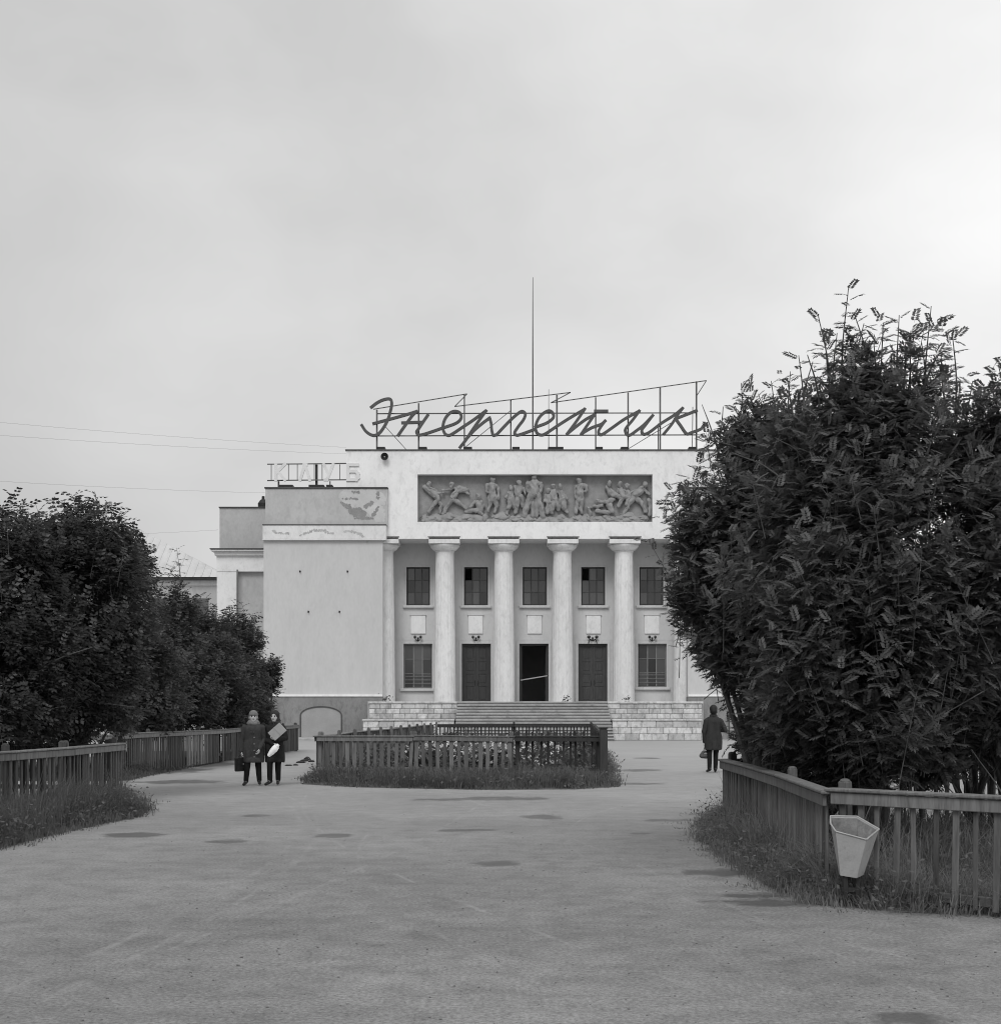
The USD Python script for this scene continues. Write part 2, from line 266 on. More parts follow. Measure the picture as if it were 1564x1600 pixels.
# attic with the recess for the relief
RX0, RX1, RZ0, RZ1 = gx(652.3, YA), gx(1019.5, YA), gz(815.5, YA), gz(741, YA)
ax0, ax1 = gx(541, YA), mir(gx(541, YA))
P("attic", cat([wall_xz(Polygon([(ax0, ZE), (ax1, ZE), (ax1, ZT), (ax0, ZT)], [[(RX0, RZ0), (RX1, RZ0), (RX1, RZ1), (RX0, RZ1)]]), YA, YA + .65), bx(ax0, ax1, YA + .65, 91, ZE, ZT)]), WHITE)
P("attic_coping", cbox(ax0 - .06, ax1 + .06, YA - .08, 91.1, ZT + .003, ZT + .07, .02), FLASH)
# relief: slab, figures
slab = P("relief_panel", bx(RX0 + .003, RX1 - .003, YA + .52, YA + .649, RZ0 + .003, RZ1 - .003), RELIEF)
YR = YA + .52
def hull(a, ra, b, rb, seg=10):
    s = lambda c, r: Manifold.sphere(r, seg).translate(tuple(map(float, c)))
    return Manifold.batch_hull([s(a, ra), s(b, rb)])
def to_tm(m):
    q = m.to_mesh(); return trimesh.Trimesh(q.vert_properties[:, :3], q.tri_verts, process=False)
def figure(ox, bones, heads, name="relief_figure"):
    """bones in the pixels of a 7.82 times enlargement of the relief"""
    k = YR / F / 7.82; T = lambda x, y, d: ((ox + x / 7.82 - CX) * YR / F, YR - d * 1.25, EYE - (730 + y / 7.82 - HY) * YR / F)
    ms = [hull(T(x0, y0, .10 + (i % 3) * .04), r0 * k, T(x1, y1, .10 + ((i + 1) % 3) * .04), r1 * k) for i, (x0, y0, r0, x1, y1, r1) in enumerate(bones)]
    ms += [hull(T(x, y - r * .3, .2), r * k * .95, T(x, y + r * .5, .2), r * k * .75) for x, y, r in heads]
    m = to_tm(Manifold.batch_boolean(ms, manifold3d.OpType.Add).refine_to_length(.10)); m.merge_vertices(); nz = meshkit.fbm(m.vertices * (7, 3, 4.5), 3, len(bones)) - .5
    m.vertices += m.vertex_normals * (nz * .22)[:, None]; m.vertices[:, 1] = np.maximum(YR - .50, m.vertices[:, 1]); m.vertices[:, 2] = np.clip(m.vertices[:, 2], RZ0 + .01, RZ1 - .01); m.vertices[:, 0] = np.clip(m.vertices[:, 0], RX0 + .01, RX1 - .01)
    obj(name, m, RELIEF, slab, smooth=35)
LFT, RGT = 640, 830
figure(LFT, [(190, 250, 34, 320, 350, 42), (320, 350, 40, 350, 400, 34), (350, 400, 30, 290, 470, 22), (290, 470, 22, 240, 545, 18), (345, 400, 28, 390, 470, 20), (390, 470, 20, 370, 560, 16), (200, 260, 24, 290, 330, 18), (290, 330, 17, 410, 320, 14), (240, 260, 22, 330, 290, 16)], [(238, 215, 34)])
figure(LFT, [(690, 285, 36, 600, 270, 40), (600, 270, 38, 530, 380, 36), (530, 390, 34, 460, 480, 26), (460, 480, 26, 410, 580, 18), (540, 400, 30, 610, 450, 24), (610, 450, 22, 690, 510, 18), (680, 280, 22, 720, 340, 16), (560, 260, 18, 410, 290, 14), (610, 300, 20, 540, 330, 14)], [(512, 225, 32)])
figure(LFT, [(840, 420, 40, 860, 510, 46), (860, 520, 36, 760, 540, 26), (760, 540, 24, 680, 545, 18), (840, 520, 36, 880, 580, 24), (800, 430, 22, 740, 490, 16), (870, 430, 22, 905, 490, 16)], [(840, 370, 34)])
figure(LFT, [(970, 230, 36, 1060, 240, 30), (1010, 230, 48, 1010, 330, 44), (1010, 330, 46, 1010, 390, 58), (985, 400, 36, 975, 480, 26), (975, 480, 24, 960, 545, 22), (1050, 400, 36, 1060, 480, 26), (1060, 480, 24, 1040, 550, 22), (950, 225, 26, 940, 310, 18), (940, 310, 18, 1000, 330, 15), (1080, 250, 22, 1090, 330, 16), (1090, 330, 16, 1080, 400, 14)], [(1018, 170, 33)])
figure(LFT, [(1240, 310, 40, 1240, 400, 44), (1240, 400, 40, 1210, 500, 30), (1240, 400, 38, 1290, 500, 28), (1210, 500, 26, 1190, 570, 20), (1220, 310, 22, 1180, 380, 16), (1180, 380, 16, 1230, 410, 14)], [(1238, 258, 32)])
figure(LFT, [(1340, 250, 44, 1330, 360, 48), (1330, 360, 44, 1310, 470, 36), (1350, 360, 42, 1380, 470, 32), (1310, 470, 30, 1290, 560, 22), (1290, 250, 24, 1290, 320, 18), (1290, 320, 18, 1340, 350, 16), (1390, 270, 22, 1410, 340, 18)], [(1342, 205, 33)])
figure(LFT, [(1450, 210, 38, 1590, 210, 38), (1520, 200, 56, 1520, 330, 60), (1490, 340, 46, 1440, 470, 44), (1440, 470, 44, 1395, 600, 38), (1560, 340, 46, 1590, 470, 42), (1590, 470, 42, 1625, 600, 38), (1505, 400, 34, 1505, 600, 28), (1550, 400, 34, 1552, 600, 28), (1440, 220, 30, 1450, 300, 24), (1450, 300, 24, 1540, 300, 20), (1600, 220, 30, 1600, 310, 24), (1600, 310, 22, 1540, 330, 18)], [(1520, 125, 38)])
figure(RGT, [(200, 350, 36, 210, 440, 40), (210, 440, 34, 190, 560, 24), (220, 440, 34, 250, 560, 24), (170, 350, 20, 160, 420, 15)], [(200, 300, 30)])
figure(RGT, [(270, 290, 40, 280, 400, 42), (280, 400, 36, 260, 520, 26), (290, 400, 36, 330, 520, 24), (300, 300, 22, 390, 330, 15), (250, 290, 22, 230, 370, 16)], [(268, 240, 31)])
figure(RGT, [(355, 300, 40, 380, 390, 42), (380, 390, 38, 400, 500, 30), (370, 400, 36, 330, 500, 26), (400, 500, 26, 440, 560, 18), (380, 310, 20, 430, 390, 14)], [(350, 250, 32)])
figure(RGT, [(560, 250, 34, 640, 235, 36), (595, 240, 48, 590, 340, 46), (590, 340, 46, 590, 400, 54), (565, 410, 34, 555, 480, 26), (555, 480, 24, 540, 560, 22), (610, 410, 34, 605, 480, 26), (605, 480, 24, 610, 560, 22), (660, 240, 24, 680, 290, 18), (680, 290, 17, 620, 320, 15), (545, 250, 22, 530, 330, 17), (530, 330, 17, 550, 390, 15)], [(582, 180, 33)])
figure(RGT, [(690, 500, 20, 860, 470, 24), (800, 435, 24, 930, 430, 30), (930, 430, 34, 1000, 400, 30), (790, 540, 24, 950, 560, 30), (950, 470, 40, 980, 540, 36), (700, 510, 24, 720, 590, 26)], [(805, 420, 22)], "relief_boat")
figure(RGT, [(930, 260, 36, 1000, 340, 40), (1000, 340, 36, 1100, 380, 30), (930, 270, 22, 960, 360, 16), (960, 360, 16, 1040, 370, 14)], [(950, 215, 33)])
figure(RGT, [(1085, 270, 38, 1120, 360, 40), (1120, 360, 34, 1190, 380, 26), (1060, 280, 20, 1040, 350, 15), (1110, 280, 20, 1190, 310, 14), (1110, 380, 30, 1060, 480, 24)], [(1082, 215, 32)])
figure(RGT, [(1360, 270, 40, 1260, 350, 44), (1250, 370, 38, 1180, 470, 28), (1180, 470, 26, 1115, 585, 20), (1280, 380, 38, 1350, 440, 28), (1350, 440, 26, 1390, 550, 20), (1350, 260, 24, 1290, 290, 18), (1290, 290, 17, 1190, 330, 14), (1380, 280, 22, 1440, 340, 15)], [(1382, 215, 33)])
figure(RGT, [(1180, 300, 34, 1190, 380, 36), (1190, 380, 32, 1160, 460, 24)], [(1165, 235, 30)])
figure(RGT, [(1430, 400, 30, 1450, 480, 26), (1450, 480, 26, 1440, 590, 24)], [], "relief_post")
rock = []
rr = random.Random(3)
for k in range(58):
    px = 655 + k * 6.35; r = rr.uniform(.16, .34)
    m = trimesh.creation.icosphere(2, 1.0); m.vertices *= (r * rr.uniform(1.1, 1.9), .22, r * rr.uniform(.7, 1.2)); m.vertices += .22 * (meshkit.noise(m.vertices * 7 + k)[:, None] - .5)
    x = min(max(gx(px, YR), RX0 + .45), RX1 - .45)
    rock.append(moved(m, (x, YR - .04, RZ0 + rr.uniform(.02, .32))))
rk = cat(rock); rk.vertices[:, 2] = np.maximum(rk.vertices[:, 2], RZ0 + .006); rk.vertices[:, 0] = np.clip(rk.vertices[:, 0], RX0 + .006, RX1 - .006)
obj("relief_ground", rk, RELIEF, slab, smooth=35)

# portico back wall with openings
def rect(px0, py0, px1, py1, Y=YB): return (gx(px0, Y), gz(py1, Y), gx(px1, Y), gz(py0, Y))    # x0, z0, x1, z1
UPW = [rect(635, 886, 672, 946), rect(725, 886, 762.5, 946), rect(816.5, 886, 854.5, 946), rect(908, 886, 945.5, 946), rect(999, 886, 1036.5, 946)]
LOW = [rect(630.5, 1006, 675.5, 1076), rect(996.5, 1006, 1041.5, 1074)]
DOOR = [(a, ZS, b, c) for a, _, b, c in (rect(721.5, 1006, 767, 1095), rect(811.5, 1006, 857, 1095), rect(903.5, 1006, 949, 1095))]
ring = lambda r: [(r[0], r[1]), (r[2], r[1]), (r[2], r[3]), (r[0], r[3])]
wallp = Polygon([(XL + .002, ZS), (XR - .002, ZS), (XR - .002, ZE - .002), (XL + .002, ZE - .002)])
for r in UPW + LOW + [(a, b - .5, c, d) for a, b, c, d in DOOR]: wallp = wallp.difference(sbox(*r))
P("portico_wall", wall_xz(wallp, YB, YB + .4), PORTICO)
P("interior_shell", cat([bx(XL, XR, 90, 90.3, ZS, ZE), bx(XL, XR, YB + .4, 90, ZS - .2, ZS - .01), bx(XL - .1, XL + .001, YB + .41, 90, ZS, ZE), bx(XR - .001, XR + .1, YB + .41, 90, ZS, ZE)]), DARKIN)
def surround(r, t=.13, d=.05, bottom=True):
    o = sbox(r[0] - t, r[1] - (t if bottom else 0), r[2] + t, r[3] + t).difference(sbox(*r) if bottom else sbox(r[0], r[1] - 1, r[2], r[3]))
    return wall_xz(o, YB - d, YB - .001)
def window(r, cols, rows, label=None, sill=True, grille=False, open_=(), frame=FRAMEW):
    x0, z0, x1, z1 = r; y = YB + .16; b = .07; ms = []
    ms += [bx(x0 + .001, x0 + b, y, y + .1, z0, z1), bx(x1 - b, x1 - .001, y, y + .1, z0, z1), bx(x0 + b, x1 - b, y, y + .1, z1 - b, z1 - .001), bx(x0 + b, x1 - b, y, y + .1, z0 + .001, z0 + b)]
    w = (x1 - x0 - 2 * b); h = (z1 - z0 - 2 * b)
    for i in range(1, cols): ms.append(bx(x0 + b + w * i / cols - .03, x0 + b + w * i / cols + .03, y + .012, y + .088, z0 + b, z1 - b))
    for j in range(1, rows):
        for i in range(cols): ms.append(bx(x0 + b + w * i / cols + .03, x0 + b + w * (i + 1) / cols - .03, y + .018, y + .082, z0 + b + h * j / rows - .014, z0 + b + h * j / rows + .014))
    if grille:
        for j in range(1, 4): ms.append(bx(x0 + b, x1 - b, y - .05, y - .03, z0 + b + .22 * j - .012, z0 + b + .22 * j + .012))
    f = P("window", cat(ms), frame, label=label)
    for i in range(cols):
        for j in range(rows):
            if (i, j) in open_: continue
            a, c = x0 + b + w * i / cols, z0 + b + h * j / rows; t = R.uniform(-.012, .012)
            m = bx(a + .02, a + w / cols - .02, y + .045, y + .053, c + .015, c + h / rows - .015); m.vertices[:, 1] += t * np.sign(m.vertices[:, 2] - c - .1)
            obj("pane", m, GLASS, f)
    if sill: obj("sill", cbox(x0 - .2, x1 + .2, YB - .16, YB + .15, z0 - .16, z0 - .004, .02), PORTICO, f)
    obj("surround", surround(r, .1, .035), PORTICO, f)
    return f
for k, r in enumerate(UPW): window(r, 3, 3, "upper window with one pane missing" if k in (1, 3) else None, open_=((0, 2),) if k in (1, 3) else ())
FRAMEPALE = paint("pale_window_frame", .2, .2, 3)
for r in LOW: window(r, 3, 3, "wide lower window with pale glazing bars", grille=True, frame=FRAMEPALE)
def leaf_mesh(x0, x1, z0, z1, y):
    st = .12; zs = [z0, z0 + (z1 - z0) * .30, z0 + (z1 - z0) * .52, z0 + (z1 - z0) * .74, z1]
    ms = [bx(x0, x0 + st, y, y + .06, z0, z1), bx(x1 - st, x1, y, y + .06, z0, z1), bx(x0 + st, x1 - st, y + .03, y + .055, z0, z1)]
    for z in zs: ms.append(bx(x0 + st, x1 - st, y + .004, y + .056, max(z0, z - .07), min(z1, z + .07)))
    for a, c in zip(zs[:-1], zs[1:]): ms.append(cbox(x0 + st + .07, x1 - st - .07, y + .012, y + .04, a + .14, c - .14, .02))
    return cat(ms)
for k, (x0, z0, x1, z1) in enumerate(DOOR):
    fr = P("door", cat([bx(x0 + .001, x0 + .1, YB + .1, YB + .3, z0, z1), bx(x1 - .1, x1 - .001, YB + .1, YB + .3, z0, z1), bx(x0 + .1, x1 - .1, YB + .1, YB + .3, z1 - .12, z1 - .001)]), WOODDARK, label=("left double door with panelled leaves", "open middle doorway with a pale bar across it", "right double door with panelled leaves")[k])
    mid = (x0 + x1) / 2
    if k != 1:
        for s, (a, b) in enumerate(((x0 + .103, mid - .004), (mid + .004, x1 - .103))):
            obj("door_leaf", leaf_mesh(a, b, z0 + .02, z1 - .123, YB + .17), WOODDARK if k == 0 else paint(f"worn_door_wood_{'ab'[s]}", .06, .25, 3, stretch=(6, 6, .6)), fr)
            hx = mid + (.10 if s else -.10)
            obj("handle", tube(spline([(hx, YB + .168, z0 + 1.0), (hx, YB + .11, z0 + 1.03), (hx, YB + .11, z0 + 1.25), (hx, YB + .168, z0 + 1.28)], 4), .014, 6), IRON, fr)
    else:
        for s, X in ((0, x0 + .103), (1, x1 - .163)):                      # leaves swung inwards
            m = leaf_mesh(0, (x1 - x0) / 2 - .11, z0 + .02, z1 - .123, 0); v = m.vertices.copy(); m.vertices = np.c_[X + v[:, 1], YB + .32 + v[:, 0], v[:, 2]]
            obj("door_leaf", m, WOODDARK, fr)
        obj("barrier_bar", beam((x0 + .06, YB + .05, gz(1063, YB)), (x1 - .06, YB + .05, gz(1056, YB)), .06, .04), PARCEL, fr)
    obj("surround", surround((x0, z0, x1, z1), .16, .06, False), PORTICO, fr)
    obj("threshold", cbox(x0 - .02, x1 + .02, YB - .12, YB + .35, z0 + .003, z0 + .045, .01), STEP, fr)
for k, (a, b) in enumerate(((642, 665), (732, 754.5), (824, 846.5), (916, 938.5), (1007, 1030))):
    x0, z0, x1, z1 = rect(a, 962, b, 990.5)
    pl = P("plaque", cbox(x0, x1, YB - .07, YB - .001, z0, z1, .012), WHITE)
    obj("plaque_moulding", cbox(x0 - .05, x1 + .05, YB - .10, YB - .001, z1 + .004, z1 + .06, .01), PORTICO, pl)
for k, (px, s) in enumerate(((653, 1), (743.5, 1), (926, 1.35), (1019, 1))):
    c = at(px, 998.5, YB - .1); ms = [bx(c[0] - .05, c[0] + .05, YB - .05, YB - .002, c[2] - .12, c[2] + .1)]
    for d in (-1, 1):
        ms.append(tube(spline([(c[0], YB - .05, c[2] - .06), (c[0] + d * .08, YB - .16, c[2] - .1), (c[0] + d * .17 * s, YB - .2, c[2] + .04)], 4), .02, 6))
        ms.append(lathe([(0, c[2] + .03), (.05, c[2] + .03), (.085 * s, c[2] + .1), (.06 * s, c[2] + .18), (0, c[2] + .2)], 10, c[0] + d * .17 * s, YB - .2))
    if k == 2: ms += [tube(spline([(c[0] - .26, YB - .1, c[2] - .26), (c[0] - .16, YB - .14, c[2] - .02), (c[0], YB - .1, c[2] - .1), (c[0] + .16, YB - .14, c[2] - .02), (c[0] + .26, YB - .1, c[2] - .26)], 4), .025, 6)]
    P("wall_lamp", cat(ms), IRON, 35)
P("string_course", bx(XL + .004, gx(1068, YB), YB - .015, YB - .001, gz(1001, YB) - .015, gz(1001, YB) + .015), PORTICO)

# columns: fluted shafts with swelling, capital, square abacus with a tin cover
def column(cx, half=False):
    zt = gz(863, YC); rb, rt = 17.2 * YC / F, 14.2 * YC / F; zs = np.linspace(ZS + .002, zt, 20); nf = 20; nt = nf * 6
    th = np.arange(nt) * 2 * np.pi / nt; v = []
    for z in zs:
        t = (z - zs[0]) / (zs[-1] - zs[0]); r = rb + (rt - rb) * t ** 1.35
        v.append(np.c_[cx + (r - .014 * np.abs(np.sin(th * nf / 2)) ** .7 * (t < .985)) * np.cos(th), YC + (r - .014 * np.abs(np.sin(th * nf / 2)) ** .7 * (t < .985)) * np.sin(th), np.full(nt, z)])
    i, j = np.meshgrid(np.arange(len(zs) - 1), np.arange(nt), indexing="ij"); k = (j + 1) % nt
    f = np.stack([i * nt + j, i * nt + k, (i + 1) * nt + k, (i + 1) * nt + j], -1).reshape(-1, 4)
    sh = P("column", (np.vstack(v), f), COLUMN, 40)
    za, zb = gz(852, YC), gz(842, YC)
    obj("capital", lathe([(rt * .9, zt - .02), (rt + .02, zt - .018), (rt + .05, zt + .02), (rt + .02, zt + .05), (rt + .06, zt + .06), (rt + .17, zt + .13), (rt + .28, zt + .24), (.85, za - .10), (.87, za - .04), (.85, za - .003), (0, za - .003)], 40, cx, YC), COLUMN, sh, 40)
    obj("abacus", cbox(cx - .9, cx + .9, YC - .9, YC + .9, za, zb - .015, .02), COLUMN, sh)
    obj("tin_cover", cbox(cx - .94, cx + .94, YC - .94, YC - .1, zb - .012, zb + .03, .01), FLASH, sh)
for px in (600.5, 695, 787, 878.5, 974.5, 1068.5): column(gx(px, YC))

# pedestals of stone blocks and the flight of steps
XS0, XS1 = gx(715, YP), gx(949, YP)
P("portico_floor", bx(XL - .8, XR + .8, YP + .30, YB + .35, .0, ZS), STEP)
NST = 13; TR = .30; RS = ZS / NST
y_first = YP + .25 - NST * TR
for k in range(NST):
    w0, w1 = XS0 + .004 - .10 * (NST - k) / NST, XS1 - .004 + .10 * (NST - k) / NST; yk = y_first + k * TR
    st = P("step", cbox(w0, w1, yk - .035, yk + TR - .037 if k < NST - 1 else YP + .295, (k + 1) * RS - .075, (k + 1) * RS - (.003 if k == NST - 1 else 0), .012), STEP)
    obj("riser", bx(w0 + .01, w1 - .01, yk + .005, yk + TR, k * RS - .05, (k + 1) * RS - .076), RISER_SHADED, st)
def pedestal(x0, x1, y, z0, z1, rows, w, seed):
    rj = random.Random(seed); h = (z1 - z0) / rows; g_ = .022
    P("pedestal_core", bx(x0 + .03, x1 - .03, y + .03, YP + .30 if y < YP else YB - 2.4, z0, z1 - .03), PLINTH)
    for r in range(rows):
        x = x0 + .0; off = w * .5 if r % 2 else 0; first = True
        while x < x1 - .05:
            e = x + (w * rj.uniform(.85, 1.2)) - (off if first else 0); first = False
            if x1 - e < w * .35: e = x1
            dy = rj.uniform(-.012, .012)
            P("stone_block", cbox(x + g_ / 2, e - g_ / 2, y + dy, y + .35, z0 + r * h + g_ / 2, z0 + (r + 1) * h - g_ / 2, .018), STONE)
            x = e
ZM = gz(1124, YQ)
pedestal(gx(577, YP), XS0 - .01, YP, ZM, ZS - .12, 3, .66, 1); pedestal(XS1 + .01, mir(gx(577, YP)), YP, ZM, ZS - .12, 3, .66, 2)
P("pedestal_coping", cbox(gx(575, YP), XS0 - .004, YP - .06, YP + .38, ZS - .117, ZS + .004, .02), STONE); P("pedestal_coping", cbox(XS1 + .004, mir(gx(575, YP)), YP - .06, YP + .38, ZS - .117, ZS + .004, .02), STONE)
xo0, xo1 = gx(567, YQ), gx(1096, YQ)
pedestal(xo0, XS0 - .12, YQ, 0, ZM - .1, 3, .78, 3); pedestal(XS1 + .12, xo1, YQ, 0, ZM - .1, 3, .78, 4)
P("pedestal_coping", cbox(xo0 - .04, XS0 - .11, YQ - .05, YP - .01, ZM - .097, ZM + .004, .02), STONE); P("pedestal_coping", cbox(XS1 + .11, xo1 + .04, YQ - .05, YP - .01, ZM - .097, ZM + .004, .02), STONE)

# wings
def wing(s):
    X = (lambda px, Y=YW: gx(px, Y)) if s > 0 else (lambda px, Y=YW: mir(gx(px, Y)))
    z1, z2, z3, z4 = gz(1089, YW), gz(843, YW), gz(821, YW), gz(763, YW)
    P("wing_wall", bx(X(412), X(598), YW, 91, z1, z2), WING)
    P("wing_plinth", bx(X(410.5), X(598), YW - .10, 90.9, -.2, z1 - .004), PLINTH)
    P("plinth_moulding", cbox(X(410.5) - .02 * s, X(598), YW - .16, YW + .1, z1 - .002, z1 + .12, .03), WHITE)
    P("cornice", cat([cbox(X(411), X(603.5), YW - .14, 90.8, z2 + .003, z3 - .003, .02), cbox(X(410.5), X(604), YW - .2, YW + .1, z2 - .06, z2 + .002, .02)]), CORNICE)
    P("cornice_flashing", cbox(X(410.5), X(604), YW - .18, YW + .14, z3, z3 + .05, .01), FLASH)
    P("wing_parapet", bx(X(414), X(605), YW + .12, 90.7, z3 + .004, z4), UPPER)
    P("parapet_coping", cbox(X(412.5), X(606), YW + .05, 90.75, z4 + .003, z4 + .09, .02), FLASH)
    # lower set-back wing further out
    Y2 = 84.0; zc = gz(859, Y2); zp = gz(793, Y2); zr = gz(893, Y2)
    P("side_wing_wall", cat([bx(X(341, Y2), X(418, Y2), Y2 + .25, 92, 0, zc), ]), UPPER)
    P("side_wing_pilaster", bx(X(339, Y2), X(369.5, Y2), Y2, Y2 + .3, 0, zr - .004), WHITE)
    P("side_wing_frieze", bx(X(338.5, Y2), X(417, Y2), Y2 - .03, Y2 + .35, zr, zc - .38), WHITE)
    P("side_wing_cornice", cat([cbox(X(336, Y2), X(418, Y2), Y2 - .2, Y2 + .6, zc - .377, zc - .14, .03), cbox(X(331.5, Y2), X(418, Y2), Y2 - .42, Y2 + .6, zc - .137, zc - .02, .03)]), WHITE)
    P("side_wing_flashing", cbox(X(330, Y2), X(418, Y2), Y2 - .48, 92.2, zc - .017, zc + .045, .01), FLASH)
    P("side_wing_parapet", bx(X(342, Y2), X(418, Y2), Y2 + .2, 91.5, zc + .048, zp), UPPER)
    P("side_wing_coping", cbox(X(341, Y2), X(418, Y2), Y2 + .12, 91.6, zp + .003, zp + .07, .01), FLASH)
    # blind basement arch
    arc = [(X(470) if s > 0 else X(534), .1)] ; x0, x1 = sorted((X(469), X(535))); zs_, zt_ = gz(1118, YW), gz(1103.5, YW)
    th = np.linspace(np.pi, 0, 24); cx, rx = (x0 + x1) / 2, (x1 - x0) / 2
    outer = [(x0, .1)] + [(cx + rx * math.cos(t), zs_ + (zt_ - zs_) * math.sin(t)) for t in th] + [(x1, .1)]
    inner = [(x0 + .07, .09)] + [(cx + (rx - .07) * math.cos(t), zs_ + (zt_ - zs_ - .07) * math.sin(t)) for t in th] + [(x1 - .07, .09)]
    P("basement_arch", wall_xz(Polygon(outer).difference(Polygon(inner).buffer(.0)), YW - .15, YW - .101), FLASH)
    P("arch_infill", wall_xz(Polygon(inner).buffer(-.004), YW - .115, YW - .1005), paint("arch_render" if s > 0 else "arch_render_other", .29, .1, 1.5, fine=20))
    return X, z1, z2, z3, z4
X, z1, z2, z3, z4 = wing(1); wing(-1)
def poly_px(pts, Y): return Polygon([(gx(a, Y), gz(b, Y)) for a, b in pts]).buffer(0)
def zc7(p): return [(400 + x / 7.109, 710 + y / 7.109) for x, y in p]
YU = YW + .12
def ragged(poly, n, r0, r1, seed):
    """a flaked patch: many small uneven flakes that overlap inside an outline"""
    q = random.Random(seed); x0, y0, x1, y1 = poly.bounds; out = []
    while len(out) < n:
        p = shapely.Point(q.uniform(x0, x1), q.uniform(y0, y1))
        if poly.contains(p): r = q.uniform(r0, r1); a0 = q.random() * 6; out.append(Polygon([(p.x + r * q.uniform(.5, 1.2) * math.cos(a0 + k * 1.257), p.y + r * q.uniform(.5, 1.2) * math.sin(a0 + k * 1.257)) for k in range(5)]))
    u = shapely.union_all(out).simplify(.01)
    return cat_walls(u)
def cat_walls(u): return [h for h in getattr(u, "geoms", [u]) if h.area > .0005]
def flakes(u, y): return cat([wall_xz(h, y - .007, y + .012) for h in u])
P("pale_patch", flakes(ragged(poly_px(zc7([(960, 400), (1330, 400), (1420, 460), (1420, 740), (1330, 735), (1320, 690), (1240, 650), (1200, 600), (1040, 570), (930, 500)]), YU), 420, .06, .2, 2), YU), PATCH)
for k, (n, pts) in enumerate(((230, [(900, 500), (1000, 555), (1040, 560), (1060, 595), (1110, 600), (1150, 590), (1190, 620), (1230, 640), (1225, 690), (1250, 700), (1310, 700), (1290, 720), (1200, 715), (1100, 710), (1060, 660), (1000, 600)]), (40, [(1200, 580), (1290, 520), (1310, 545), (1220, 600)]), (40, [(1320, 630), (1360, 570), (1350, 620), (1310, 690), (1285, 680)]), (24, [(1345, 415), (1370, 420), (1370, 500), (1340, 480)]), (14, [(1060, 410), (1140, 412), (1140, 425), (1060, 420)]), (20, [(960, 490), (1050, 485), (1130, 490), (1130, 500), (960, 500)]))):
    P("peeled_patch", flakes(ragged(poly_px(zc7(pts), YU), n, .035, .10, 10 + k), YU - .004), PEEL)
for k, (n, pts) in enumerate(((60, [(185, 845), (210, 845), (225, 865), (370, 870), (395, 885), (340, 886), (200, 880)]), (110, [(480, 900), (560, 860), (650, 835), (770, 828), (800, 860), (870, 875), (860, 888), (780, 880), (740, 850), (640, 855), (560, 885), (490, 910)]), (90, [(930, 870), (970, 850), (1070, 845), (1160, 875), (1205, 915), (1190, 922), (1130, 885), (1060, 862), (960, 870)]), (16, [(1215, 950), (1250, 950), (1235, 1005)]))):
    y = YW - .14 if k < 3 else YW
    P("peeled_patch", flakes(ragged(poly_px(zc7(pts), y), n, .02, .07, 30 + k), y), CHIP)
for px, py in ((469, 893), (543, 893), (482, 956), (530.5, 956)):
    c = at(px, py, YW); P("wall_hook", cat([bx(c[0] - .045, c[0] + .045, YW - .03, YW - .001, c[2] - .05, c[2] + .05), beam(c + (0, -.03, 0), c + (0, -.18, .03), .035)]), IRON)
P("downpipe", tube([(gx(370.5, 83.8), 83.85, gz(890, 83.8)), (gx(370.5, 83.8), 83.85, .3)], .055, 8), FRAMEPALE, 40)

# low raised pavement along the left wing
obj("pavement", cbox(gx(455, 78), gx(566, 78), YW - 3.2, YW - .101, -.05, .14, .03), CONCRETE, kind="structure")

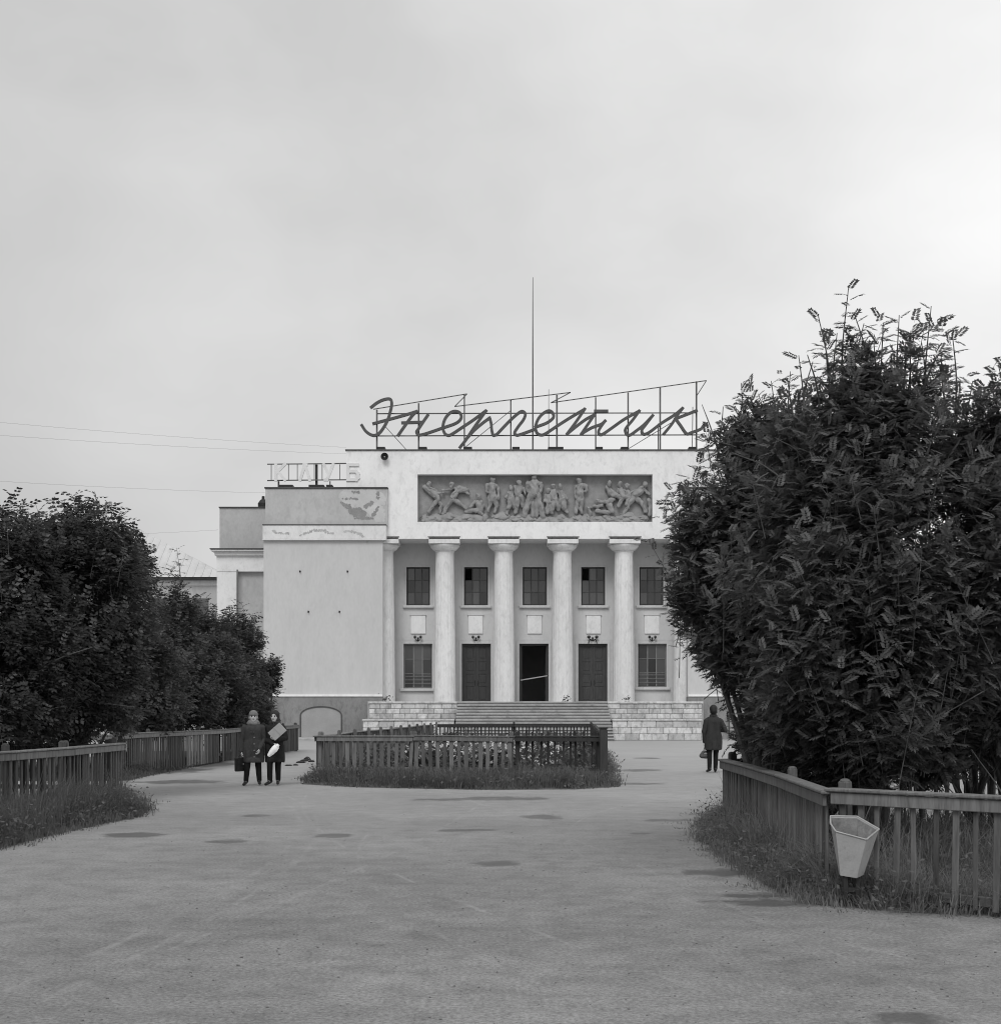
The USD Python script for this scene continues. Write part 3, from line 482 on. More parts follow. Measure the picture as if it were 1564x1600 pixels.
# ---------------------------------------------------------------- roof signs
YG = 79.9
def za(p): return [(550 + x / 5.393, 580 + y / 5.393) for x, y in p]
def zb(p): return [(820 + x / 5.393, 580 + y / 5.393) for x, y in p]
def stroke_letter(lines, w, Y, depth, n=7):
    polys = [LineString(spline([(gx(a, Y), gz(b, Y)) for a, b in l], n) if len(l) > 2 else [(gx(a, Y), gz(b, Y)) for a, b in l]).buffer(w / 2, cap_style="square", join_style="round", quad_segs=4) for l in lines]
    u = shapely.union_all(polys).buffer(.001)
    return cat([wall_xz(q, Y - depth, Y) for q in getattr(u, "geoms", [u])])
sign = thing("roof_sign", "large dark script lettering on a thin steel frame above the attic", "sign")
LET = [
 [za([(165, 305), (210, 270), (260, 245), (310, 235), (332, 250), (335, 290), (322, 350), (305, 405), (275, 465), (235, 520), (195, 543), (155, 535), (115, 505), (85, 460)]), za([(185, 443), (300, 412), (400, 385), (480, 362), (540, 343)])],
 [za([(545, 342), (510, 375), (455, 450), (392, 540)]), za([(428, 437), (590, 432)]), za([(638, 374), (600, 430), (560, 490), (545, 515), (560, 538), (600, 535), (680, 510), (770, 478)])],
 [za([(775, 477), (860, 448), (905, 420), (922, 385), (905, 350), (865, 340), (825, 355), (790, 395), (770, 445), (768, 490), (785, 530), (815, 543), (850, 528), (930, 475), (1020, 415), (1125, 338)])],
 [za([(1128, 337), (1090, 390), (1020, 490), (960, 580), (912, 642)]), za([(975, 560), (1030, 500), (1100, 440), (1158, 397)]), za([(1160, 397), (1172, 440), (1178, 500), (1190, 541), (1215, 537)])],
 [za([(1220, 535), (1290, 460), (1350, 400), (1410, 350), (1440, 342), (1460, 365), (1445, 410), (1400, 470), (1370, 520), (1385, 540), (1420, 535), (1540, 492)])],
 [zb([(90, 473), (180, 440), (235, 400), (240, 365), (215, 338), (185, 340), (140, 370), (105, 420), (90, 480), (105, 525), (140, 540), (180, 525), (270, 465), (380, 395), (498, 325)])],
 [zb([(503, 322), (430, 430), (358, 527)]), zb([(360, 527), (430, 470), (510, 410), (580, 372)]), zb([(583, 372), (530, 450), (478, 527)]), zb([(480, 527), (560, 480), (640, 450), (675, 422)]), zb([(672, 425), (640, 470), (620, 510), (630, 535), (660, 530), (740, 475), (840, 405), (958, 340)]), zb([(594, 338), (690, 338)])],
 [zb([(962, 338), (910, 410), (860, 470), (845, 500), (860, 535), (885, 540), (930, 510), (1000, 455), (1075, 377)]), zb([(1075, 377), (1020, 450), (985, 500), (1000, 533), (1050, 515), (1150, 440), (1260, 370), (1325, 316)])],
 [zb([(1327, 316), (1290, 365), (1235, 450), (1172, 528)]), zb([(1442, 335), (1380, 360), (1270, 402)]), zb([(1268, 402), (1310, 460), (1360, 528), (1400, 520), (1480, 490), (1500, 465), (1528, 451)])],
]
for k, l in enumerate(LET): obj("letter", stroke_letter(l, .165, YG - .1 - .003 * (k % 2), .14), SIGNMAT, sign)
def fr(a, b, w=.055, nm="frame_bar", dy=0.0):
    A, B = at(a[0], a[1], YG + dy), at(b[0], b[1], YG + dy); obj(nm, beam(A, B, w), SIGNFRAME, sign)
roofz = 703.0
for (x, y0), w in zip(za([(210, 325), (562, 270), (947, 200), (1338, 240)]) + zb([(270, 200), (597, 220), (870, 180), (1140, 140), (1446, 85)]), (.09, .09, .08, .08, .1, .08, .08, .09, .09)): fr((x, y0), (x, roofz), w, "frame_post", .002)
fr(zb([(1124, 440)])[0], (zb([(1124, 0)])[0][0], roofz), .05, "frame_post", .3); fr(zb([(1415, 300)])[0], (zb([(1410, 0)])[0][0], roofz), .04, "frame_post", .3)
for a, b in ((za([(205, 357)])[0], zb([(1448, 350)])[0]), (za([(205, 545)])[0], zb([(1450, 536)])[0])): fr(a, b, .06, "frame_rail", .06)
for a, b in zip([za([(180, 320)])[0], za([(970, 190)])[0], za([(865, 297)])[0], zb([(385, 178)])[0], zb([(220, 265)])[0], zb([(1530, 78)])[0]], [za([(970, 190)])[0], za([(865, 297)])[0], zb([(385, 178)])[0], zb([(220, 265)])[0], zb([(1530, 78)])[0], zb([(1452, 200)])[0]]): fr(a, b, .05, "neon_outline", -.06)
for a, b in ((za([(280, 465)])[0], za([(455, 658)])[0]), (za([(1338, 330)])[0], za([(955, 640)])[0]), (zb([(1240, 430)])[0], zb([(870, 655)])[0])): fr(a, b, .035, "brace", .12)
for a, b in ((za([(205, 0)])[0][0], za([(280, 0)])[0][0]), (za([(556, 0)])[0][0], za([(632, 0)])[0][0]), (za([(940, 0)])[0][0], za([(1012, 0)])[0][0]), (za([(1350, 0)])[0][0], za([(1412, 0)])[0][0]), (zb([(195, 0)])[0][0], zb([(325, 0)])[0][0]), (zb([(595, 0)])[0][0], zb([(656, 0)])[0][0]), (zb([(808, 0)])[0][0], zb([(872, 0)])[0][0]), (zb([(1380, 0)])[0][0], zb([(1442, 0)])[0][0])):
    obj("foot", cbox(gx(a, YG), gx(b, YG), YG - .12, YG + .5, ZT + .073, gz(698.6, YG), .01), IRON, sign)

sign2 = thing("club_sign", "pale block letters on two rails standing on the left wing roof", "sign")
YK = YW + .5
def zk(p): return [(400 + x / 7.109, 710 + y / 7.109) for x, y in p]
for l in ([zk([(222, 115), (222, 285)]), zk([(322, 112), (238, 198)]), zk([(245, 195), (322, 285)])],
          [zk([(492, 285), (545, 118)]), zk([(545, 118), (598, 285)]), zk([(535, 120), (560, 120)])],
          [zk([(755, 115), (800, 210)]), zk([(858, 115), (790, 285)]), zk([(790, 285), (770, 285)])],
          [zk([(1022, 115), (1022, 283)]), zk([(1022, 117), (1130, 117)]), zk([(1022, 190), (1110, 190)]), zk([(1110, 190), (1135, 215)]), zk([(1135, 215), (1135, 262)]), zk([(1135, 262), (1115, 283)]), zk([(1115, 283), (1022, 283)])]):
    obj("letter", stroke_letter(l, .165, YK - .05, .12, 2), LETTERW, sign2)
for y in (109, 290): obj("frame_rail", beam(at(*zk([(125, y)])[0], YK + .05), at(*zk([(1285, y - 12)])[0], YK + .05), .06), SIGNFRAME, sign2)
for x in (170, 362, 460, 648, 735, 932, 1218): obj("frame_bar", beam(at(*zk([(x, 111)])[0], YK + .12), at(*zk([(x, 288)])[0], YK + .12), .04), SIGNFRAME, sign2)
for x, w in ((245, .09), (668, .13), (818, .06), (1115, .06)): obj("frame_post", beam((at(*zk([(x, 0)])[0], YK)[0], YK + .2, gz(725 if w > .1 else 751, YK)), (at(*zk([(x, 0)])[0], YK)[0], YK + .2, z4 + .095), w), SIGNFRAME if w < .1 else IRON, sign2)
for a, b in ((255, 410), (585, 755), (780, 850)): obj("foot", cbox(gx(400 + a / 7.109, YK), gx(400 + b / 7.109, YK), YK - .05, YK + .5, z4 + .093, gz(757.5, YK), .01), IRON, sign2)

# ---------------------------------------------------------------- small things on the building
mast = thing("roof_mast", "tall thin mast rising behind the middle of the script sign", "mast", (gx(832.5, 83), 83, ZT + .07))
obj("pole", tube([(0, 0, 0), (0, 0, gz(560, 83) - ZT), (0, 0, gz(433, 83) - ZT - .07)], (.05, .04, .018), 8), SIGNFRAME, mast, 40); obj("base_plate", cbox(-.2, .2, -.2, .2, -.003, .04, .01), IRON, mast)
mast2 = thing("roof_rod", "short thin rod beside the tall roof mast", "rod", (gx(857.3, 83), 83, ZT + .07))
obj("pole", tube([(0, 0, 0), (0, 0, gz(608, 83) - ZT - .07)], (.028, .014), 8), SIGNFRAME, mast2, 40); obj("base_plate", cbox(-.12, .12, -.12, .12, -.003, .03, .01), IRON, mast2)
c = at(601.5, 714.5, YA)
spk = thing("loudspeaker", "round black loudspeaker fixed near the upper left corner of the attic", "loudspeaker", (c[0], YA, c[2]))
def ycyl(prof, n=20):
    m = trimesh.creation.revolve(np.array(prof, float), sections=n); v = m.vertices.copy(); m.vertices = np.c_[v[:, 0], -v[:, 2], v[:, 1]]; m.fix_normals(); return m
obj("horn", ycyl([(0, .0), (.10, .0), (.10, .14), (.16, .2), (.22, .28), (.215, .29), (.14, .2), (.05, .12), (0, .12)]), IRON, spk, 40); obj("driver", ycyl([(0, .12), (.045, .12), (.04, .2), (0, .22)], 12), GALV, spk, 40)
c = at(407, 793, 85)
vent = thing("roof_vent", "small dark pointed cowl on the roof of the set-back side wing", "vent", (c[0], 86.0, c[2] + .05))
obj("cowl", cat([lathe([(0, 0), (.32, 0), (.34, .35), (.2, .55), (.1, .62), (.09, .8), (0, .82)], 14)]), IRON, vent, 30); obj("collar", lathe([(.36, 0), (.4, 0), (.4, .06), (.36, .06)], 14), FLASH, vent)
for k, (a, b, sag, Y1, lab) in enumerate((((-40, 651), (541, 699), 6, 79.3, "uppermost thin overhead wire running from the left to the attic"), ((-40, 672), (541, 709), 6, 79.3, "second thin overhead wire from the top, ending at the attic"), ((-40, 745), (414, 770), 5, 79.1, "third thin overhead wire from the top, ending at the wing parapet"), ((-40, 838), (341, 828), 4, 84.4, "lowest thin overhead wire ending at the set-back side wing"))):
    t = np.linspace(0, 1, 24); A, B = at(a[0], a[1], 60), at(b[0], b[1], Y1); A = A + (A - B) * .4
    p = A + t[:, None] * (B - A); p[:, 2] -= sag * 4 * t * (1 - t) * .03
    obj("overhead_wire", tube(p, .0045, 5), SIGNFRAME, None, label=lab, cat="wire")

# ---------------------------------------------------------------- the low building behind
Yh = 97.0
hall = thing("low_building", "low plastered building with a pale sheet metal hipped roof behind the left trees", "building")
x0, x1, ze = gx(120, Yh), gx(352, Yh), gz(903, Yh)
obj("wall", bx(x0, x1, Yh, Yh + 12, 0, ze - .55), UPPER, hall); obj("frieze", bx(x0 - .05, x1 + .05, Yh - .06, Yh + 12.05, ze - .547, ze - .18), WHITE, hall); obj("eaves", cbox(x0 - .3, x1 + .3, Yh - .5, Yh + 12.3, ze - .177, ze - .02, .03), FLASH, hall)
ridge = gz(812, Yh + 4); xr = gx(165, Yh)
rv = np.array([(x0 - .4, Yh - .6, ze), (x1 + .4, Yh - .6, ze), (x1 + .4, Yh + 12.4, ze), (x0 - .4, Yh + 12.4, ze), (xr - 3, Yh + 6, ridge), (xr, Yh + 6, ridge)]); rf = [(0, 1, 5), (0, 5, 4), (1, 2, 5), (2, 3, 4), (2, 4, 5), (3, 0, 4), (0, 2, 1), (0, 3, 2)]
rp = obj("roof", trimesh.Trimesh(rv, rf, process=False), ROOFTIN, hall)
for k in range(20):
    t = (k + .5) / 20; a = rv[0] + t * (rv[1] - rv[0]); hgt = min(1, t / max(1e-6, (rv[4][0] - rv[0][0]) / (rv[1][0] - rv[0][0])), (1 - t) / ((rv[1][0] - rv[5][0]) / (rv[1][0] - rv[0][0])))
    b = a + hgt * np.array([0, 6.6, ridge - ze]); obj("roof_seam", beam(a + (0, 0, .03), b + (0, 0, .03), .05, .05), ROOFTIN, rp)
for px in (175, 232, 300): obj("window", bx(gx(px, Yh), gx(px + 26, Yh), Yh - .02, Yh + .1, gz(985, Yh), gz(935, Yh)), GLASS, hall)

# ---------------------------------------------------------------- fences
def fence(name, label, pts, Hh, slat_mat, rail_mat, inner=1, sp=.17, sw=.055, post_sp=2.3, seed=0, tips=0.0, group=None, lean=.02, pale=(), skip0=0, low=.22):
    rf_ = random.Random(seed); root = thing(name, label, "fence", (pts[0][0], pts[0][1], 0), 0, group); o = np.array(pts[0], float)
    for a, b in zip(pts[:-1], pts[1:]):
        a, b = np.array(a, float) - o, np.array(b, float) - o; L = np.linalg.norm(b - a); d = (b - a) / L; nrm = np.array([-d[1], d[0]]) * inner
        def place(m, s, off, z=0.0, tilt=0.0):
            v = m.vertices.copy(); v[:, 0] += tilt * v[:, 2]; q = a + np.outer(s + v[:, 0], d) + np.outer(off + v[:, 1], nrm)
            k = m.copy(); k.vertices = np.c_[q, v[:, 2] + z]; k.fix_normals() if inner < 0 else None; return k
        nb = max(1, round(L / post_sp)); bay = L / nb; dz = [rf_.uniform(-.018, .018) for _ in range(nb + 1)]
        for i in range(nb):
            s0 = i * bay; zz = (dz[i] + dz[i + 1]) / 2; ext = .045
            c1 = cbox(-.0 - (ext if i == 0 else -.003), bay + (ext if i == nb - 1 else -.003), -.075, .065, Hh - .03, Hh, .008); c1.vertices[:, 2] += dz[i] + (dz[i + 1] - dz[i]) * np.clip(c1.vertices[:, 0] / bay, 0, 1)
            obj("cap_board", place(c1, s0, rf_.uniform(-.004, .004)), rail_mat, root)
            c2 = cbox(.003, bay - .003, -.055, -.022, Hh - .135, Hh - .034, .006); c2.vertices[:, 2] += dz[i] + (dz[i + 1] - dz[i]) * np.clip(c2.vertices[:, 0] / bay, 0, 1)
            obj("top_rail", place(c2, s0, 0), rail_mat, root)
            obj("lower_rail", place(cbox(.003, bay - .003, .016, .05, low, low + .08, .006), s0, 0), slat_mat, root)
            n = max(2, round(bay / sp))
            for k in range(n):
                s = s0 + (k + .5) * bay / n + rf_.uniform(-.012, .012)
                if rf_.random() < .015: continue
                w = sw * rf_.uniform(.85, 1.2); top = Hh - .036 + zz * .5 + (tips if tips else 0) * rf_.uniform(.7, 1.2)
                off = -.006 if not tips else .082
                m = cbox(-w / 2, w / 2, -.011, .011, .04, top - .022, .004)
                pl = any(p0 < (s / L) < p1 for p0, p1 in pale)
                obj("slat", place(m, s, off, 0, rf_.gauss(0, lean)), WOODP if pl else slat_mat, root)
        for i in range(skip0, nb + 1):
            s = min(max(i * bay, .06), L - .06); r = .045
            m = cbox(-r, r, .068, .068 + 2 * r, -.1, Hh + .07, .01)
            top = trimesh.creation.icosphere(2, r); top.vertices *= (1, 1, .55); top.apply_translation((0, .068 + r, Hh + .07))
            obj("post", place(cat([m, top]), s, 0, 0, rf_.gauss(0, .012)), slat_mat, root, smooth=30)
    return root

A_ = at(1296, 0, 11.7)[:2]; B_ = at(1130, 0, 19.4)[:2]; D_ = at(1640, 0, 10.35)[:2]; C_ = np.array([9.0, 20.2])
fence("picket_fence", "grey wooden fence running back along the right flower bed, behind the litter bin", [A_, B_], .94, WOODR, RAIL, -1, .15, .06, 2.4, 1, skip0=1)
fence("picket_fence", "near wooden fence with widely spaced slats at the right edge, beside the litter bin", [D_, A_ + (0.03, -.012)], .935, WOODR, RAIL, -1, .165, .044, 2.6, 2, low=.07)
fence("picket_fence", "dark fence closing the far end of the right flower bed, under the rowans", [B_ + (.06, 0.05), C_], .94, WOODK, RAILK, -1, .17, .055, 2.3, 3)
E0 = at(-90, 0, 17.6)[:2]; E1 = at(112, 0, 21.2)[:2]; E2 = at(190, 0, 24.2)[:2]
fence("picket_fence", "weathered fence curving along the left edge, closest one on the left side", [E0, E1, E2], 1.06, WOODL, RAIL, 1, .17, .06, 2.3, 4)
fence("picket_fence", "dark fence turning away at the end of the closest left fence", [E2 + (-.08, .03), E2 + (-4.5, .9)], 1.02, WOODK, RAILK, 1, .18, .07, 2.3, 5)
G0 = at(190, 0, 33.2)[:2]; G1 = at(466, 0, 55.5)[:2]
fence("picket_fence", "long fence along the left row of rowans, ending behind the two women", [G0, G1], 1.06, WOODL, RAIL, 1, .17, .085, 2.4, 6, pale=((.26, .36),))
fence("picket_fence", "short dark fence across the near end of the left rowan bed", [G0 + (-4.2, -.35), G0 + (-.08, 0.)], 1.04, WOODL, RAIL, 1, .17, .08, 2.2, 7)
fence("picket_fence", "far end fence of the left rowan bed, near the building plinth", [G1 + (0, .08), G1 + (-3, .9)], 1.04, WOODL, RAIL, 1, .17, .08, 2.2, 8)
I0 = at(495, 0, 32.2)[:2]; I1 = at(645, 0, 32.1)[:2]; I2 = at(802, 0, 31.9)[:2]; I3 = at(942, 0, 31.7)[:2]; J0 = at(680, 0, 60.)[:2]; J3 = at(926, 0, 60.)[:2]
fence("picket_fence", "pale front fence of the island flower bed, left part with close slats", [I0, I1, I2], 1.04, WOODI, RAIL, 1, .165, .085, 2.3, 9)
fence("picket_fence", "dark right part of the island front fence with pickets rising above the rail", [I2 + (.03, 0), I3], 1.04, WOODK, RAILK, 1, .165, .05, 2.0, 10, tips=.16)
fence("picket_fence", "left side fence of the island bed with many post tops, going back to the steps", [J0 + (-.05, 0), I0 + (-.02, .1)], 1.04, WOODI, RAIL, -1 * -1, .17, .07, 2.6, 11)
fence("picket_fence", "right side fence of the island bed going back to the steps", [I3 + (.02, .1), J3 + (.05, 0)], 1.04, WOODK, RAILK, 1, .17, .05, 2.6, 12)
fence("picket_fence", "far fence of the island bed with thin dark pickets before the steps", [J0, J3], 1.06, WOODK, RAILK, 1, .15, .06, 3.2, 13)
cp = thing("corner_post", "thick black corner post at the right end of the island front fence", "post", (I3[0] + .0, I3[1] - .16, 0))
obj("shaft", cbox(-.09, .09, -.09, .09, -.1, 1.20, .02), WOODK, cp); obj("cap", cbox(-.105, .105, -.105, .105, 1.202, 1.24, .015), WOODK, cp)

# ---------------------------------------------------------------- litter bin
bin_ = thing("litter_bin", "pale sheet metal litter bin on a dark stand before the right fence corner", "litter bin", (gx(1336, 11.25), 11.25, 0))
top = np.array([(-.165, .15, .735), (.055, .15, .73), (.205, .03, .635), (.055, -.14, .565), (-.175, -.07, .625), (-.188, .06, .68)]); bot = np.array([(-.095, .08, .27), (.03, .08, .27), (.072, .01, .262), (-.005, -.075, .245), (-.128, -.03, .262), (-.122, .04, .27)])
def shell(t, b, th):
    ct, cb = t.mean(0), b.mean(0); ti = ct + (t - ct) * (1 - th / .18) ; bi = cb + (b - cb) * (1 - th / .1) + (0, 0, .01); v = np.vstack([t, b, ti, bi]); f = []; n = 6
    for i in range(n):
        j = (i + 1) % n; f += [(i, i + n, j + n), (i, j + n, j), (j + 2 * n, j + 3 * n, i + 3 * n), (j + 2 * n, i + 3 * n, i + 2 * n), (i, j, j + 2 * n), (i, j + 2 * n, i + 2 * n)]
    f += [(n, n + i + 1, n + i) for i in range(1, n - 1)] + [(3 * n, 3 * n + i, 3 * n + i + 1) for i in range(1, n - 1)]
    m = trimesh.Trimesh(v, f, process=False); m.fix_normals(); return m
bk = obj("bucket", shell(top, bot, .006), GALV, bin_)
ct, cb = top.mean(0), bot.mean(0); obj("lining", shell(ct + (top - ct) * .955 - (0, 0, .012), cb + (bot - cb) * .86 + (0, 0, .02), .004), RUST, bk)
obj("rim", cat([tube([top[i], top[(i + 1) % 6]], .007, 6) for i in range(6)]), GALV, bk)
obj("stand", cat([cbox(-.10, -.06, -.02, .02, -.05, .265, .004), cbox(.0, .04, -.02, .02, -.05, .258, .004), cbox(-.11, .05, -.015, .015, .12, .16, .004), cbox(-.06, .03, .165, .19, -.05, .70, .004)]), IRON, bin_)

# ---------------------------------------------------------------- grass, soil, flowers
def blades(n, poly, h0, h1, w, seed, lean=.8, holes=None, hmap=None):
    rn = np.random.default_rng(seed); x0, y0, x1, y1 = poly.bounds; pts = np.zeros((0, 2))
    while len(pts) < n:
        q = rn.uniform((x0, y0), (x1, y1), (n * 2, 2)); ok = shapely.contains_xy(poly, q[:, 0], q[:, 1])
        cl = meshkit.fbm(np.c_[q * 2.2, np.zeros(len(q))], 3, seed); ok &= rn.random(len(q)) < np.clip((cl - .25) * 2.6, .08, 1); pts = np.vstack([pts, q[ok]])
    pts = pts[:n]; cl = meshkit.fbm(np.c_[pts * 1.3, np.full(n, 5.)], 3, seed + 1)
    edge = np.clip(shapely.distance(shapely.points(pts), poly.exterior) / .5, .22, 1); pts = pts + rn.normal(0, .055, (n, 2)) * (edge < .5)[:, None] * rn.random((n, 1)) * 2
    h = rn.uniform(h0, h1, n) * (.4 + 1.2 * cl) * edge; az = rn.normal(0, 1.1, n) + 9 * meshkit.noise(np.c_[pts * 1.1, np.full(n, 2.)], seed); ln = np.abs(rn.normal(0, lean, n)) + .2
    d = np.c_[np.cos(az), np.sin(az), np.zeros(n)]; s = np.c_[-np.sin(az + rn.normal(0, .8, n)), np.cos(az), np.zeros(n)]; s /= np.linalg.norm(s, axis=1, keepdims=True)
    b = np.c_[pts, np.full(n, .0)]; up = np.array([0, 0, 1.0]); ww = (w * rn.uniform(.6, 1.3, n))[:, None]
    m = b + up * (h * .6)[:, None] + d * (h * ln * .35)[:, None]; t = b + up * (h * (1 - .25 * ln))[:, None] + d * (h * ln * 1.05)[:, None]
    v = np.stack([b - s * ww / 2, b + s * ww / 2, m - s * ww * .4, m + s * ww * .4, t], 1).reshape(-1, 3); k = np.arange(n)[:, None, None] * 5
    return trimesh.Trimesh(v, (k + np.array([[0, 1, 3], [0, 3, 2], [2, 3, 4]])).reshape(-1, 3), process=False)
def gp(*p): return Polygon([tuple(gnd(a, b)) for a, b in p])
vr = Polygon([tuple(gnd(a, b)) for a, b in ((1128, 1268), (1100, 1278), (1086, 1298), (1095, 1318), (1130, 1345), (1185, 1378), (1262, 1414), (1300, 1420), (1400, 1428), (1500, 1432), (1640, 1436))] + [tuple(D_ + (.2, .5)), tuple(A_ + (.5, .6)), tuple(B_ + (.5, 0)), tuple(B_ + (.3, .8))]).buffer(0)
vr = blob(vr, 220, .05, 5)
bedr = Polygon([tuple(A_ + (.3, .3)), tuple(D_ + (.3, .3)), (8.5, 12), tuple(C_ + (-.2, -.3)), tuple(B_ + (.3, -.2))])
vl = Polygon([tuple(gnd(-90, 1345)), tuple(gnd(0, 1327)), tuple(gnd(60, 1312)), tuple(gnd(130, 1296)), tuple(gnd(215, 1277)), tuple(gnd(233, 1266)), tuple(gnd(222, 1252)), tuple(E2 + (.25, .5)), tuple(E2 + (-.4, .4)), tuple(E1 + (-.5, .3)), tuple(E0 + (-.5, .5))]).buffer(0)
vl2 = Polygon([tuple(gnd(192, 1221)), tuple(gnd(300, 1199)), tuple(gnd(372, 1184)), tuple(gnd(440, 1172)), tuple(gnd(474, 1166)), tuple(G1 + (-.4, .3)), tuple(G0 + (-.5, 0)), tuple(G0 + (-4, -.6)), tuple(G0 + (-4, -1.6))]).buffer(0)
vi = Polygon([tuple(gnd(468, 1226)), tuple(gnd(560, 1231)), tuple(gnd(760, 1235)), tuple(gnd(900, 1234)), tuple(gnd(968, 1230)), tuple(gnd(972, 1222)), tuple(gnd(955, 1205)), tuple(I3 + (.7, 4)), tuple(J3 + (.5, 0)), tuple(J3 + (-.2, -.1)), tuple(I3 + (-.2, 1.0)), tuple(I0 + (.4, 1.0)), tuple(J0 + (.2, -.1)), tuple(J0 + (-.5, 0)), tuple(I0 + (-.6, 5)), tuple(gnd(476, 1216))]).buffer(0)
bedi = Polygon([tuple(I0 + (.2, .2)), tuple(I3 + (-.2, .2)), tuple(J3 + (-.2, -.2)), tuple(J0 + (.2, -.2))])
bedl = Polygon([tuple(E0 + (-.2, .3)), tuple(E1 + (-.2, .2)), tuple(E2 + (-.2, 0)), tuple(E2 + (-5, 1)), tuple(E0 + (-6, 2))]); bedl2 = Polygon([tuple(G0 + (-.2, .1)), tuple(G1 + (-.2, -.1)), tuple(G1 + (-6, 0)), tuple(G0 + (-6, 0))])
for nm, pol, lab in (("bed_right", vr.union(bedr), "dark soil of the right bed"), ("bed_left", vl.union(bedl), "dark soil of the near left bed"), ("bed_left_far", vl2.union(bedl2), "dark soil of the left rowan bed"), ("bed_island", vi.union(bedi), "dark soil of the island bed")):
    q = pol.buffer(-.06); q = max(getattr(q, "geoms", [q]), key=lambda s: s.area)
    m = trimesh.creation.extrude_polygon(q, .026, engine="earcut"); m.apply_translation((0, 0, -.02)); obj("soil_bed", m, SOIL, None, label=lab, kind="structure")
gr = cat([blades(14000, vr, .22, .6, .0095, 11), blades(2200, vr, .5, .85, .007, 12, .3)])
obj("grass", gr, GRASS, None, label="tall uneven grass around the right fence and bin", cat="grass", kind="stuff")
obj("grass", blades(7000, bedr.buffer(-.05), .25, .65, .010, 13), GRASSD, None, label="dark grass growing inside the right bed, seen between the slats", cat="grass", kind="stuff")
obj("grass", cat([blades(15000, vl, .25, .6, .012, 14), blades(2000, vl, .5, .8, .009, 15, .25)]), GRASSD, None, label="dark grass verge along the closest left fence", cat="grass", kind="stuff")
obj("grass", blades(15000, vl2, .25, .6, .018, 16), GRASSD, None, label="dark grass strip along the long left fence", cat="grass", kind="stuff")
obj("grass", blades(20000, vi, .22, .52, .016, 17), GRASSD, None, label="low rough grass skirt around the island bed", cat="grass", kind="stuff")
def tufts(poly, n, seed, w, h=(.06, .2), out=.35):
    """stray tufts of grass just outside a verge"""
    rn = np.random.default_rng(seed); ms = []
    ring = poly.exterior
    for k in range(n):
        p = ring.interpolate(rn.random(), normalized=True); q = np.array([p.x, p.y]) + rn.normal(0, out * .5, 2)
        if q[1] < 5: continue
        ms.append(blades(int(rn.integers(6, 22)), shapely.Point(q).buffer(.05 + .06 * rn.random()), h[0], h[1] * rn.uniform(.6, 1.3), w, int(seed * 100 + k), 1.0))
    return cat(ms)
def cards(c, size, rn, up=.5):
    n = len(c); a = rn.normal(0, 1, (n, 3)); a[:, 2] += up; a /= np.linalg.norm(a, axis=1, keepdims=True); u = np.cross(a, rn.normal(0, 1, (n, 3))); u /= np.linalg.norm(u, axis=1, keepdims=True); w = np.cross(a, u); s = (size * rn.uniform(.6, 1.3, n))[:, None]
    v = np.stack([c - u * s, c + w * s * .45, c + u * s, c - w * s * .45], 1).reshape(-1, 3); k = np.arange(n)[:, None, None] * 4
    return trimesh.Trimesh(v, (k + np.array([[0, 1, 2], [0, 2, 3]])).reshape(-1, 3), process=False)
def weeds(poly, n, seed, size):
    rn = np.random.default_rng(seed); x0, y0, x1, y1 = poly.bounds; q = rn.uniform((x0, y0), (x1, y1), (n * 6, 2)); q = q[shapely.contains_xy(poly, q[:, 0], q[:, 1])][:n]; h = rn.uniform(.1, .42, len(q)); m = 14
    p = np.repeat(np.c_[q, h * .6], m, 0) + rn.normal(0, 1, (len(q) * m, 3)) * np.c_[np.full(len(q) * m, .09), np.full(len(q) * m, .09), np.repeat(h, m) * .28]; p[:, 2] = np.maximum(p[:, 2], .03)
    return cards(p, size, rn, 1.2)
obj("grass", tufts(vr, 90, 61, .009), GRASS, None, label="stray tufts of grass at the asphalt edge below the litter bin", cat="grass", kind="stuff")
obj("grass", cat([tufts(vl, 70, 62, .012), tufts(vi, 90, 63, .015)]), GRASSD, None, label="stray tufts of grass at the edges of the left verge and the island", cat="grass", kind="stuff")
obj("weeds", cat([weeds(vr, 300, 71, .024), weeds(bedr, 120, 74, .03)]), WEED, None, label="small broad-leaved weeds in the grass by the right fence", cat="weeds", kind="stuff")
obj("weeds", cat([weeds(vl, 240, 72, .03), weeds(vi, 260, 73, .04)]), WEED, None, label="small broad-leaved weeds in the left verge and round the island", cat="weeds", kind="stuff")
# loose grit and fallen leaves on the asphalt
rn = np.random.default_rng(81); ico = trimesh.creation.icosphere(0, 1.0); gq = []
yy = rn.uniform(6.6, 30, 2200) ** 1.0; yy = 6.6 + (yy - 6.6) * rn.random(2200) ** .7; xx = rn.uniform(-.40, .40, 2200) * yy; sz = .003 + .007 * rn.random(2200) ** 4
gv2 = (ico.vertices[None] * (sz[:, None] * rn.uniform(.6, 1.3, (2200, 3)) * (1, 1, .5))[:, None, :]) + np.c_[xx, yy, sz * .4][:, None]; gf2 = np.arange(2200)[:, None, None] * len(ico.vertices) + ico.faces
keep = ~shapely.contains_xy(shapely.union_all([vr, vl, vl2, vi]), xx, yy)
GRIT = mat("grit_stone", {"geo": ("geometry", {}), "r": ("rgb_ramp", {"ramp": [(0, g(.12)), (.5, g(.3)), (1, g(.7))]}), "p": ("principled_bsdf", {"roughness": .85})}, [("geo.random_per_island", "r.fac"), ("r.color", "p.base_color")])
obj("gravel", (gv2.reshape(-1, 3), gf2[keep].reshape(-1, 3)), GRIT, None, label="loose grit scattered over the asphalt", cat="gravel", kind="stuff")
